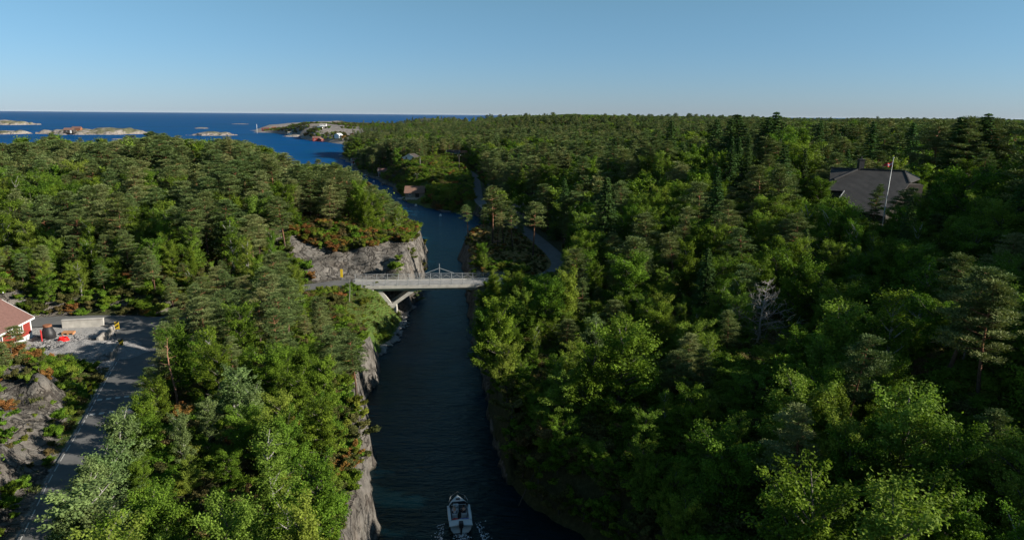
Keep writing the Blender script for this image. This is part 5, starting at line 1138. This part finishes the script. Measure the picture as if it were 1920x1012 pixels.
for k, (px, py) in enumerate(((168, 645), (180, 645))):
    p = gp(px, py); e = empty('tyre', (p[0], p[1], p[2] + .45), .5, ['worn black tyre leaning by the barrier, left one', 'worn black tyre leaning by the barrier, right one'][k], 'tyre')
    MB().tube([(math.cos(t_) * .4, .1 * math.sin(t_), math.sin(t_) * .4) for t_ in np.linspace(0, 6.283, 20)], .13, 8, False).build('rubber', c_black, e, True); MB().tube([(math.cos(t_) * .26, .065 * math.sin(t_), math.sin(t_) * .26) for t_ in np.linspace(0, 6.283, 20)], .03, 6, False).build('bead', c_rail, e, True)
m = MB(); q = [gp(46, 668), gp(58, 676), gp(70, 684), gp(84, 689), gp(97, 690)]; e = empty('barrier_net', q[0], 0, 'sagging orange plastic safety net along the edge of the yard', 'safety net'); o0 = Vector(q[0])
for i in range(len(q)): MB().tube([Vector(q[i]) - o0 - Vector((0, 0, .2)), Vector(q[i]) - o0 + Vector((0, .1, .95))], .04, 6).build('stake', c_darkwood, e)
for i in range(len(q) - 1):
    a, b = Vector(q[i]) - o0, Vector(q[i + 1]) - o0
    for k in range(7): m.tube([a + Vector((0, 0, .12 + k * .12)), (a + b) / 2 + Vector((0, 0, .02 + k * .10)), b + Vector((0, 0, .12 + k * .12))], .022, 4, False)
    for k in range(12): t_ = k / 12; c_ = a.lerp(b, t_); m.tube([c_ + Vector((0, 0, .05)), c_ + Vector((0, 0, .8 - .25 * math.sin(t_ * 3.14)))], .02, 4, False)
m.build('mesh_net', c_orange, e)
# gravel heap and broken stone
cx, cy, cz = gp(140, 662); n = 60; U, Vv = np.meshgrid(np.linspace(-1, 1, n), np.linspace(-1, 1, n)); xx, yy = cx + U * 9.5, cy + Vv * 5.5
rr = np.sqrt(U ** 2 + Vv ** 2) + fbm(xx, yy, 4, 91) * .35; zz = Hs(xx.ravel(), yy.ravel()).reshape(n, n) - .12 + np.where(rr < 1, (1 - rr) ** .9 * 1.7, 0) * (1 + .5 * fbm(xx, yy, 2.5, 93)) + fbm(xx, yy, .7, 95) * .22 * sst((1 - rr) * 3)
ii = np.arange(n * n).reshape(n, n); FF = np.stack([ii[:-1, :-1], ii[:-1, 1:], ii[1:, 1:], ii[1:, :-1]], -1).reshape(-1, 4); FF = FF[(rr.ravel()[FF] < 1.02).any(1)]
t = NT('crushed_stone', .95, .2); pos_ = t.n('ShaderNodeNewGeometry').outputs['Position']; t.col(t.ramp(t.noise(4, pos_, 9, .85), (.32, (.16, .155, .15)), (.5, (.31, .30, .295)), (.68, (.46, .45, .43)))); t.bump(t.noise(6, pos_, 8, .85), 1.0, .3)
tag(link('gravel_heap', mesh_np('gravel_heap', np.stack([xx, yy, zz], -1).reshape(-1, 3), FF, [t.m], None, False)), 'pale heap of crushed stone in the roadside yard', 'gravel heap', kind='stuff')
def stone(seed):
    r = np.random.default_rng(seed); m = MB(); m.lathe([(.01, -.42), (.5, -.3), (.75, 0), (.55, .35), (.01, .48)], 7); v = np.array(m.v) * (1 + r.normal(size=(len(m.v), 1)) * .14); return mesh_np('stone_model', v, np.array([f for f in m.f if len(f) == 4]), [t.m])
SO = [bpy.data.objects.new('stone_model', stone(s)) for s in range(4)]; P = []; r = np.random.default_rng(5)
for k in range(900):
    px, py = r.uniform(60, 235), r.uniform(625, 705)
    if px < 62 + (py - 625) * .1: continue
    p = gp(px, py); s = r.uniform(.08, .3) * (2.2 if r.random() < .05 else 1); 
    if pdist(np.array([p[0]]), np.array([p[1]]), ROADS[0][0], False)[0] < 2.9 or pdist(np.array([p[0]]), np.array([p[1]]), ROADS[1][0], False)[0] < 2.9: continue
    zz_ = p[2] + (1.3 * max(0, 1 - math.hypot((p[0] - cx) / 9.5, (p[1] - cy) / 5.5)) if True else 0); P.append((p[0], p[1], zz_, s, s * .8, r.uniform(0, 6), r.integers(4)))
sh_ = [at(a, b, 0) for a, b in ((716, 666), (724, 650), (745, 637), (756, 612), (760, 594), (776, 574))]; 
for k in range(260):
    i = r.integers(5); p = sh_[i] + (sh_[i + 1] - sh_[i]) * r.random() + np.array([r.normal() * .35 - .3, r.normal() * .35, 0]); s = r.uniform(.15, .5); P.append((p[0], p[1], .1, s, s * .7, r.uniform(0, 6), r.integers(4)))
tag(gn_scatter('broken_stone', P, SO), 'loose grey stones over the yard and along the grassy canal shore', 'stones')
# ---- knoll table
p = at(932, 456, 4.6); g = h1(p[0], p[1]); e = empty('picnic_table', (p[0], p[1], g), .5, 'pale wooden picnic table under the pines beyond the bridge', 'table')
MB().box(-.9, .9, -.38, .38, .72, .78).build('table_top', c_rust, e); [MB().box(-.9, .9, s * .75 - .14, s * .75 + .14, .42, .47).build('bench', c_rust, e) for s in (-1, 1)]
for s in (-1, 1): MB().bar((s * .65, -.75, -.05), (s * .65, -.25, .72), .07).bar((s * .65, .75, -.05), (s * .65, .25, .72), .07).box(s * .65 - .04, s * .65 + .04, -.8, .8, .36, .42).build('leg', c_greywood, e)
# ---- cars
def car(px, py, z, rz, mat, lab):
    p = at(px, py, z); e = empty('parked_car', (p[0], p[1], h1(p[0], p[1]) + .05), rz, lab, 'car')
    prof = [(-2.1, .35), (-2.15, .75), (-1.9, .92), (-1.2, .98), (-.6, 1.42), (.7, 1.45), (1.5, 1.0), (2.05, .85), (2.12, .4)]; V = []
    for y, k in ((-.85, 1), (.85, 1)): V += [(x, y * (1 if z_ < 1.1 else .82), z_) for x, z_ in prof]
    n = len(prof); MB().add(V, [tuple(range(n))[::-1], tuple(range(n, 2 * n))] + [(i, (i + 1) % n, (i + 1) % n + n, i + n) for i in range(n)]).build('body', mat, e, bevel=.05)
    for x in (-1.3, 1.3):
        for y in (-.82, .82):
            w = MB().tube([(x, y - .1, .32), (x, y + .1, .32)], .33, 14).build('wheel', c_black, e); MB().tube([(x, y - .115, .32), (x, y + .115, .32)], .18, 12).build('rim', c_rail, w)
    for s in (-1, 1): MB().add([(-.95, s * .80, 1.03), (1.2, s * .80, 1.05), (.62, s * .725, 1.38), (-.52, s * .725, 1.36), (-.95, s * .83, 1.03), (1.2, s * .83, 1.05), (.62, s * .755, 1.38), (-.52, s * .755, 1.36)], [(0, 1, 2, 3), (7, 6, 5, 4), (0, 4, 5, 1), (1, 5, 6, 2), (2, 6, 7, 3), (3, 7, 4, 0)]).build('side_window', c_glass, e)
    MB().box(.75, 1.35, -.62, .62, 1.1, 1.34, Matrix.Translation((0, 0, 0))).build('windscreen', c_glass, e); return e
car(861, 335, 7.4, .5, c_gel, 'white parked car on the meadow by the utility pole'); car(876, 331, 7.4, 1.3, c_black, 'dark parked car right of the white one')
# ---- jetties, small boats, buoys
def jetty(a, b, w, lab, z=.55, piles=4):
    a, b = Vector(a), Vector(b); d = b - a; e = empty('jetty', (a.x, a.y, 0), math.atan2(d.y, d.x), lab, 'jetty'); m = MB(); n = int(d.length / .3)
    for k in range(n): m.box(k * .3, k * .3 + .26, -w / 2, w / 2, z, z + .06)
    m.build('planking', c_greywood, e)
    for k in range(piles):
        for s in (-1, 1): x = d.length * (k + .5) / piles; MB().tube([(x, s * w * .42, -1), (x, s * w * .42, z + .25)], .1, 7).build('pile', c_darkwood, e)
jetty(at(716, 346, 0), at(736, 344, 0), 1.6, 'narrow grey jetty left of the brown roofed boathouse', .7); jetty(at(823, 397, 0), at(848, 393, 0), 1.4, 'dark low jetty in the bay by the shaded shore'); jetty((-44.6, 283.2, 0), (-35.6, 283.2, 0), 2.0, 'wooden quay in front of the brown roofed boathouse', .75, 5)
jetty(at(696, 333, 0), at(724, 336, 0), 1.8, 'plank quay in front of the red boathouse', .7)
def hull_mb(Ln, Bm, H_, inner=False, n=14, draft=.35):
    """open boat hull, bow at +y"""
    m = MB(); st = []
    for i in range(n + 1):
        t_ = i / n; w = Bm / 2 * (1 - max(0, (t_ - .42) / .58) ** 2.3) * (.9 + .1 * min(1, t_ * 4)); sh = H_ * (1 + .18 * t_ ** 2); k = draft * (1 - t_ ** 4); y = -Ln / 2 + Ln * t_
        w = max(w, .03); st.append([(-w, y, sh), (-w * .9, y + .02, sh * .35), (-w * .55, y, -k * .7), (0, y, -k), (w * .55, y, -k * .7), (w * .9, y + .02, sh * .35), (w, y, sh)])
    V = [p for s in st for p in s]; K = 7; FF = [(i * K + k, i * K + k + 1, (i + 1) * K + k + 1, (i + 1) * K + k) for i in range(n) for k in range(K - 1)]
    FF.append(tuple(range(K)))
    th = .07; o = len(V); V += [(p[0] * (1 - th / max(abs(p[0]), .3)) if abs(p[0]) > .05 else p[0], p[1] - (th if p[1] > Ln / 2 - .2 else 0) + (th if p[1] < -Ln / 2 + .01 else 0), p[2] + (.12 if p[2] < H_ * .9 else 0)) for p in V]
    FF += [tuple(o + x for x in f)[::-1] for f in FF]; FF += [(i * K, o + i * K, o + (i + 1) * K, (i + 1) * K)[::-1] for i in range(n)] + [(i * K + 6, (i + 1) * K + 6, o + (i + 1) * K + 6, o + i * K + 6)[::-1] for i in range(n)]
    FF.append((0, o, o + 6, 6)); return m.add(V, FF)
def small_boat(px, py, rz, Ln, mat, lab, motor=True):
    p = at(px, py, 0); e = empty('moored_boat', (p[0], p[1], .05), rz, lab, 'boat'); hull_mb(Ln, Ln * .37, .5).build('hull', mat, e, True); f = MB()
    for y in (-.25, .1): f.box(-Ln * .15, Ln * .15, Ln * y - .15, Ln * y + .15, .28, .33)
    f.build('thwart', c_greywood, e); MB().box(-Ln * .14, Ln * .14, -Ln * .42, Ln * .2, .02, .06).build('floor', c_conc, e)
    if motor: q = MB().box(-.15, .15, -Ln / 2 - .4, -Ln / 2 - .02, .35, .95).build('outboard_motor', c_black, e, bevel=.05); MB().box(-.06, .06, -Ln / 2 - .28, -Ln / 2 - .14, -.5, .35).build('motor_leg', c_black, q)
small_boat(757, 373.5, 1.9, 5.2, c_gel, 'white motorboat moored left of the brown roofed boathouse'); small_boat(763, 371, -1.2, 4.0, c_gel, 'smaller white boat tucked against the boathouse quay'); small_boat(687, 329.5, 1.4, 8.0, c_gel, 'long white boat moored left of the red boathouse'); small_boat(736, 337, 1.4, 3.2, c_gel, 'small pale dinghy right of the red shed', False)
small_boat(716, 347, .4, 3.2, c_dblue, 'dark dinghy at the end of the narrow jetty'); small_boat(640, 291, 1.3, 4.5, c_gel, 'white boat moored by the rocks at the inlet'); small_boat(836, 398, 1.3, 4.0, c_dblue, 'dark rowing boat by the low jetty', False)
for px, py, lab in ((780, 386, 'white buoy floating in front of the boathouse'), (701, 341, 'white buoy near the red boathouse'), (826, 405, 'white buoy by the dark low jetty')):
    p = at(px, py, 0); o = MB().lathe([(.02, -.3), (.3, -.15), (.38, .1), (.3, .35), (.1, .5), (.06, .6)], 12).build('mooring_buoy', c_white, None, True); o.location = (p[0], p[1], .05); o.scale = (1.3,) * 3; tag(o, lab, 'buoy')

# ---- the motorboat on the canal
bw, sn = Vector(at(857, 926, .7)), Vector(at(865, 990, .6)); mid = (bw + sn) / 2; d = bw - sn; LB = 5.7
BT = empty('motorboat', (mid.x, mid.y, .08), math.atan2(d.y, d.x) - math.pi / 2, 'white open motorboat with outboard heading up the canal', 'boat')
BT.scale = (.97, .84, .95); hull_mb(LB, 2.15, .62, n=20).build('hull', c_gel, BT, True)
def deckpoly(y0, y1, z0, n=10, inset=.05):
    m = MB(); V = []
    for i in range(n + 1):
        y = y0 + (y1 - y0) * i / n; t_ = (y + LB / 2) / LB; w = 2.15 / 2 * (1 - max(0, (t_ - .42) / .58) ** 2.3) - inset; w = max(w, .02); zc = .62 * (1 + .18 * t_ * t_) + z0
        V += [(-w, y, zc), (0, y, zc + .1), (w, y, zc)]
    k = len(V); V += [(a_, b_, c__ - .05) for a_, b_, c__ in V]; FF = []
    for i in range(n): FF += [(3 * i, 3 * i + 1, 3 * i + 4, 3 * i + 3), (3 * i + 1, 3 * i + 2, 3 * i + 5, 3 * i + 4), (k + 3 * i + 3, k + 3 * i + 4, k + 3 * i + 1, k + 3 * i), (k + 3 * i + 4, k + 3 * i + 5, k + 3 * i + 2, k + 3 * i + 1)]
    FF += [(0, k, k + 1, 1), (1, k + 1, k + 2, 2), (3 * n + 1, k + 3 * n + 1, k + 3 * n, 3 * n), (3 * n + 2, k + 3 * n + 2, k + 3 * n + 1, 3 * n + 1)]
    return m.add(V, FF)
fd = deckpoly(.95, LB / 2 - .05, .0).build('foredeck', c_gel, BT, True); MB().box(-.2, .2, 1.75, 2.0, .83, .88).build('hatch', c_black, fd, bevel=.02)
deckpoly(-LB / 2 + .03, -1.75, .0, 4).build('aft_deck', c_gel, BT, True)
for s in (-1, 1): MB().box(s * .93 - .13, s * .93 + .13, -1.8, .98, .58, .68).build('side_deck', c_gel, BT, bevel=.03)
MB().box(-.85, .85, -1.9, 1.1, .05, .1).build('cockpit_floor', c_darkwood, BT)
co = MB().box(-.55, -.02, .35, .85, .1, .95).build('console', c_gel, BT, bevel=.06); MB().tube([(-.28 + .17 * math.cos(a_), .3 - .02, .9 + .17 * math.sin(a_)) for a_ in np.linspace(0, 6.283, 16)], .02, 6, False).build('steering_wheel', c_black, co)
ws_ = MB(); pts = [(-.9, .55, .68), (-.62, .98, .74), (.62, .98, .74), (.9, .55, .68)]
for a_, b_ in zip(pts[:-1], pts[1:]): ws_.add([a_, b_, (b_[0] * .92, b_[1] - .16, b_[2] + .4), (a_[0] * .92, a_[1] - .16, a_[2] + .4), (a_[0], a_[1] + .02, a_[2]), (b_[0], b_[1] + .02, b_[2]), (b_[0] * .92, b_[1] - .14, b_[2] + .4), (a_[0] * .92, a_[1] - .14, a_[2] + .4)], [(0, 1, 2, 3), (7, 6, 5, 4), (3, 2, 6, 7), (0, 4, 5, 1)])
ws_.build('windscreen', c_glass, BT)
MB().tube([(-.85, 1.0, .78), (-.86, 1.2, 1.02), (-.66, 2.0, 1.1), (0, LB / 2 - .12, 1.16), (.66, 2.0, 1.1), (.86, 1.2, 1.02), (.85, 1.0, .78)], .022, 6).tube([(-.66, 2.0, .75), (-.66, 2.0, 1.1)], .018, 6).tube([(.66, 2.0, .75), (.66, 2.0, 1.1)], .018, 6).build('bow_rail', c_rail, BT, True)
for x in (-.42, .42): st_ = MB().box(x - .25, x + .25, -.55, -.1, .1, .48).build('seat', c_gel, BT, bevel=.04); MB().box(x - .25, x + .25, -.62, -.55, .45, .64).build('seat_back', c_gel, st_, bevel=.03)
MB().box(-.8, .8, -1.85, -1.45, .1, .5).build('bench', c_gel, BT, bevel=.04)
om = MB().box(-.2, .2, -LB / 2 - .5, -LB / 2 + .1, .62, 1.15).build('outboard_motor', c_black, BT, bevel=.1); MB().box(-.08, .08, -LB / 2 - .35, -LB / 2 - .1, -.6, .62).build('motor_leg', c_black, om, bevel=.02); MB().box(-.15, .15, -LB / 2 - .12, -LB / 2 + .12, .3, .75).build('bracket', c_rail, om)
def skin_mesh(name, verts, edges, rad, mat, parent, sub=1):
    me = bpy.data.meshes.new(name); me.from_pydata(verts, edges, []); o = bpy.data.objects.new(name, me); COL.objects.link(o); o.modifiers.new('skin', 'SKIN'); s = o.modifiers.new('sub', 'SUBSURF'); s.levels = sub; s.render_levels = sub
    for v, r_ in zip(me.skin_vertices[0].data, rad): v.radius = (r_, r_ * .85)
    me.skin_vertices[0].data[0].use_root = True
    dg = bpy.context.evaluated_depsgraph_get(); new = bpy.data.meshes.new_from_object(o.evaluated_get(dg)); bpy.data.objects.remove(o); new.materials.clear(); new.materials.append(mat); new.polygons.foreach_set('use_smooth', np.ones(len(new.polygons), bool))
    return link(name, new, parent)
def person(loc, rz, top, trouser, hair, lab, reach=.45, lean=.05):
    """seated figure, hips at the origin, facing +y"""
    e = empty('person', loc, rz, lab, 'person')
    J = {'pel': (0, 0, .1), 'waist': (0, lean * .3, .28), 'chest': (0, lean, .48), 'neck': (0, lean + .02, .60), 'head0': (0, lean + .04, .68), 'head1': (0, lean + .06, .84)}
    V = [J['pel'], J['waist'], J['chest'], J['neck'], J['head0'], J['head1']]; Ed = [(0, 1), (1, 2), (2, 3), (3, 4), (4, 5)]; R_ = [.145, .13, .15, .055, .075, .092]
    for s in (-1, 1):
        b = len(V); V += [(s * .19, lean, .53), (s * .25, lean + .06, .29), (s * .17, lean + reach * .7, .30), (s * .15, lean + reach * .7 + .09, .31)]; Ed += [(2, b), (b, b + 1), (b + 1, b + 2), (b + 2, b + 3)]; R_ += [.062, .045, .035, .03]
        for q, fx_ in enumerate((-.035, -.012, .012, .033)):
            c_ = len(V); V += [(s * .15 + fx_, lean + reach * .7 + .15, .31), (s * .15 + fx_, lean + reach * .7 + .19, .285 - .005 * q)]; Ed += [(b + 3, c_), (c_, c_ + 1)]; R_ += [.010, .008]
        c_ = len(V); V += [(s * .15 - s * .055, lean + reach * .7 + .11, .31)]; Ed += [(b + 2, c_)]; R_ += [.011]
        b = len(V); V += [(s * .10, .04, .08), (s * .13, .44, .12), (s * .13, .48, -.28), (s * .13, .64, -.33)]; Ed += [(0, b), (b, b + 1), (b + 1, b + 2), (b + 2, b + 3)]; R_ += [.09, .065, .045, .035]
    skin_mesh('body', V, Ed, R_, c_skin, e, 2)
    Vt = [J['pel'], J['waist'], J['chest'], (0, lean + .02, .565)]; Et = [(0, 1), (1, 2), (2, 3)]; Rt = [.155, .145, .172, .08]
    for s in (-1, 1): b = len(Vt); Vt += [(s * .19, lean, .53), (s * .25, lean + .06, .32)]; Et += [(2, b), (b, b + 1)]; Rt += [.078, .062]
    skin_mesh('shirt', Vt, Et, Rt, top, e)
    Vt = [(0, 0, .07)]; Et = []; Rt = [.16]
    for s in (-1, 1): b = len(Vt); Vt += [(s * .11, .05, .08), (s * .13, .44, .12), (s * .13, .475, -.22)]; Et += [(0, b), (b, b + 1), (b + 1, b + 2)]; Rt += [.105, .08, .062]
    skin_mesh('trousers', Vt, Et, Rt, trouser, e)
    h_ = MB().lathe([(.097, -.02), (.108, .05), (.098, .1), (.06, .145), (.01, .155)], 14, (0, lean + .035, .76)).build('hair', hair, e, True)
    hd = MB().add([(-.012, lean + .135, .76), (.012, lean + .135, .76), (0, lean + .172, .745), (0, lean + .14, .79)], [(0, 1, 2), (1, 3, 2), (3, 0, 2), (0, 3, 1)]).build('nose', c_skin, e)
    for s in (-1, 1): MB().lathe([(.001, -.008), (.011, 0), (.001, .008)], 8, (s * .034, lean + .138, .785)).build('eye', c_black, e, True); MB().lathe([(.004, -.03), (.02, -.01), (.02, .015), (.004, .03)], 8, (s * .097, lean + .05, .77)).build('ear', c_skin, e, True)
    MB().box(-.025, .025, lean + .135, lean + .145, .722, .73).build('mouth', c_redfab, e)
    e.scale = (.94, .94, .94); return e
Mb = Matrix.Translation(BT.location) @ Matrix.Rotation(BT.rotation_euler.z, 4, 'Z') @ Matrix.Diagonal((.97, .84, .95, 1)); rzb = BT.rotation_euler.z
f_white = plain('white_shirt', (.5, .52, .58), .9, .1); f_navy = plain('navy_jacket', (.015, .02, .035), .9, .2); f_blue = plain('blue_towel', (.15, .2, .45), .95, .5, 14); hair1 = plain('grey_hair', (.3, .28, .27), .8); hair2 = plain('brown_hair', (.05, .03, .02), .8); f_jean = plain('jeans', (.05, .07, .12), .9)
person(Mb @ Vector((-.42, -.3, .42)), rzb, f_white, f_jean, hair1, 'grey haired person in a white shirt seated left in the motorboat, steering')
person(Mb @ Vector((.42, -.3, .42)), rzb, f_navy, f_navy, hair2, 'person in dark clothing seated right in the motorboat', .35, .02)
o = MB().lathe([(.02, -.12), (.26, -.1), (.33, .02), (.27, .16), (.1, .24), (.02, .24)], 12).build('bag', c_redfab, None, True); o.location = Mb @ Vector((-.4, -1.25, .24)); o.scale = (1.2, .9, 1); tag(o, 'red bag on the boat floor behind the steering person', 'bag')
m = MB(); n = 12
for s in (0, .04): m.v += [(-.4 + .8 * i / n, -.2 + .4 * j / 4, .04 * math.sin(i * 1.4 + j) - s) for j in range(5) for i in range(n + 1)]
K = n + 1; m.f += [(j * K + i, j * K + i + 1, (j + 1) * K + i + 1, (j + 1) * K + i) for j in range(4) for i in range(n)] + [(5 * K + j * K + i, 5 * K + (j + 1) * K + i, 5 * K + (j + 1) * K + i + 1, 5 * K + j * K + i + 1) for j in range(4) for i in range(n)]
o = m.build('towel', f_blue, None, True); o.location = Mb @ Vector((.35, -1.6, .56)); o.rotation_euler = (0, 0, rzb); tag(o, 'blue and white towel spread on the rear bench of the motorboat', 'towel')
# wake
r = np.random.default_rng(9); V = []; FF = []
for k in range(950):
    q = r.random() ** .7; y = -LB / 2 - .1 - q * 4.5 + (2.0 if r.random() < .25 else 0) ; sp = .45 + max(0, (-y)) * .22
    u = r.normal() * .35 if r.random() < .55 and y < -LB / 2 else r.choice([-1, 1]) * (1.0 + (LB / 2 - y) * .10 + abs(r.normal()) * .35)
    c_ = Mb @ Vector((u, y, 0)); s = r.uniform(.012, .055) * (1.2 - q * .5); b = len(V); m_ = 6; a0 = r.uniform(0, 6)
    for j in range(m_): V.append((c_.x + s * 1.5 * math.cos(a0 + j * 6.283 / m_) * r.uniform(.5, 1.3), c_.y + s * math.sin(a0 + j * 6.283 / m_) * r.uniform(.5, 1.3), .012 + .03 * r.random()))
    FF.append(tuple(range(b, b + m_)))
me = bpy.data.meshes.new('wake_foam'); me.from_pydata(V, [], FF); me.materials.append(plain('foam', (.55, .6, .65), .8, .1)); tag(link('wake_foam', me), 'broken white foam behind the motorboat', 'foam', kind='stuff')

# ---- dead and bare trees
def bare(kind, px, py, Yd, seed, mat, R_, nb, base, twigs, lab, cat='dead tree', hmin=4, nm='dead_tree', hmax=16):
    p = atY(px, py, Yd); z = h1(p[0], p[1]); h = min(max(p[2] - z, hmin), hmax); v, f = dead_tree(seed, h, R_, nb, base, twigs); v2 = v.copy()
    c = v[:, 2]; rad = np.hypot(v[:, 0], v[:, 1]); e = empty(nm, (p[0], p[1], z - .1), 0, lab, cat)
    fc = f.reshape(-1, 4); tr = (rad[fc].max(1) < .12 * h * .6 + .1) & (fc.max(1) < 6 * 4 + 4)
    a = fc[:20]; link('trunk', mesh_np('trunk', v[:24], a, [mat], None, True), e); link('branches', mesh_np('branches', v, fc[20:], [mat], None, True), e)
bare('d', 1437, 526, 75, 3, B_grey, 3.6, 40, .2, 12, 'bare dead pine with pale branches in the shaded right wood', hmin=8); bare('d', 1800, 722, 58, 5, B_grey, 3.0, 16, .45, 7, 'twisted pale dead tree low at the far right', hmin=7)
bare('d', 316, 632, 61, 8, B_red, 1.5, 9, .35, 2, 'reddish pine trunk with few bare branches above the road', 'bare pine', nm='pine_snag'); bare('d', 655, 538, 110, 11, B_pale, 1.1, 14, .35, 3, 'slender leafless birch on the slope below the bridge'); bare('d', 575, 612, 88, 12, B_pale, .9, 12, .4, 3, 'thin pale dead stem between pines before the bridge')
for k, (px, py, Yd) in enumerate(((1035, 690, 71), (1075, 700, 69), (1055, 740, 67), (1010, 745, 69), (1100, 745, 66))): bare('d', px, py, Yd, 20 + k, L_brown, 2.4, 30, .1, 8, 'brown leafless bush on the right canal bank, %s' % ['topmost left', 'topmost right', 'middle', 'leftmost', 'rightmost'][k], 'bare bush', 3, 'bare_bush', 5)
p0, p1 = V3(972, 948, .3), V3(1012, 868, 3.2); o = MB().tube([p0 - p0, (p1 - p0) * .5 + Vector((0, 0, .2)), p1 - p0], [.06, .045, .02], 6).build('driftwood', B_dec, None, True); o.location = p0; tag(o, 'thin fallen trunk leaning down the dark right bank', 'fallen trunk')
# ================================================================== air
bm_ = MB().box(-37000, 37000, -400, 39000, -8, 52)
hz = bm_.build('haze', None); hm = bpy.data.materials.new('haze'); hm.use_nodes = True; hm.node_tree.nodes.clear()
pv = hm.node_tree.nodes.new('ShaderNodeVolumePrincipled'); ho = hm.node_tree.nodes.new('ShaderNodeOutputMaterial'); hm.node_tree.links.new(pv.outputs[0], ho.inputs['Volume'])
pv.inputs['Density'].default_value = 0.000007; pv.inputs['Color'].default_value = (.75, .86, 1, 1); hz.data.materials.append(hm); tag(hz, kind='stuff', label='thin blue sea haze over the far woods and water')
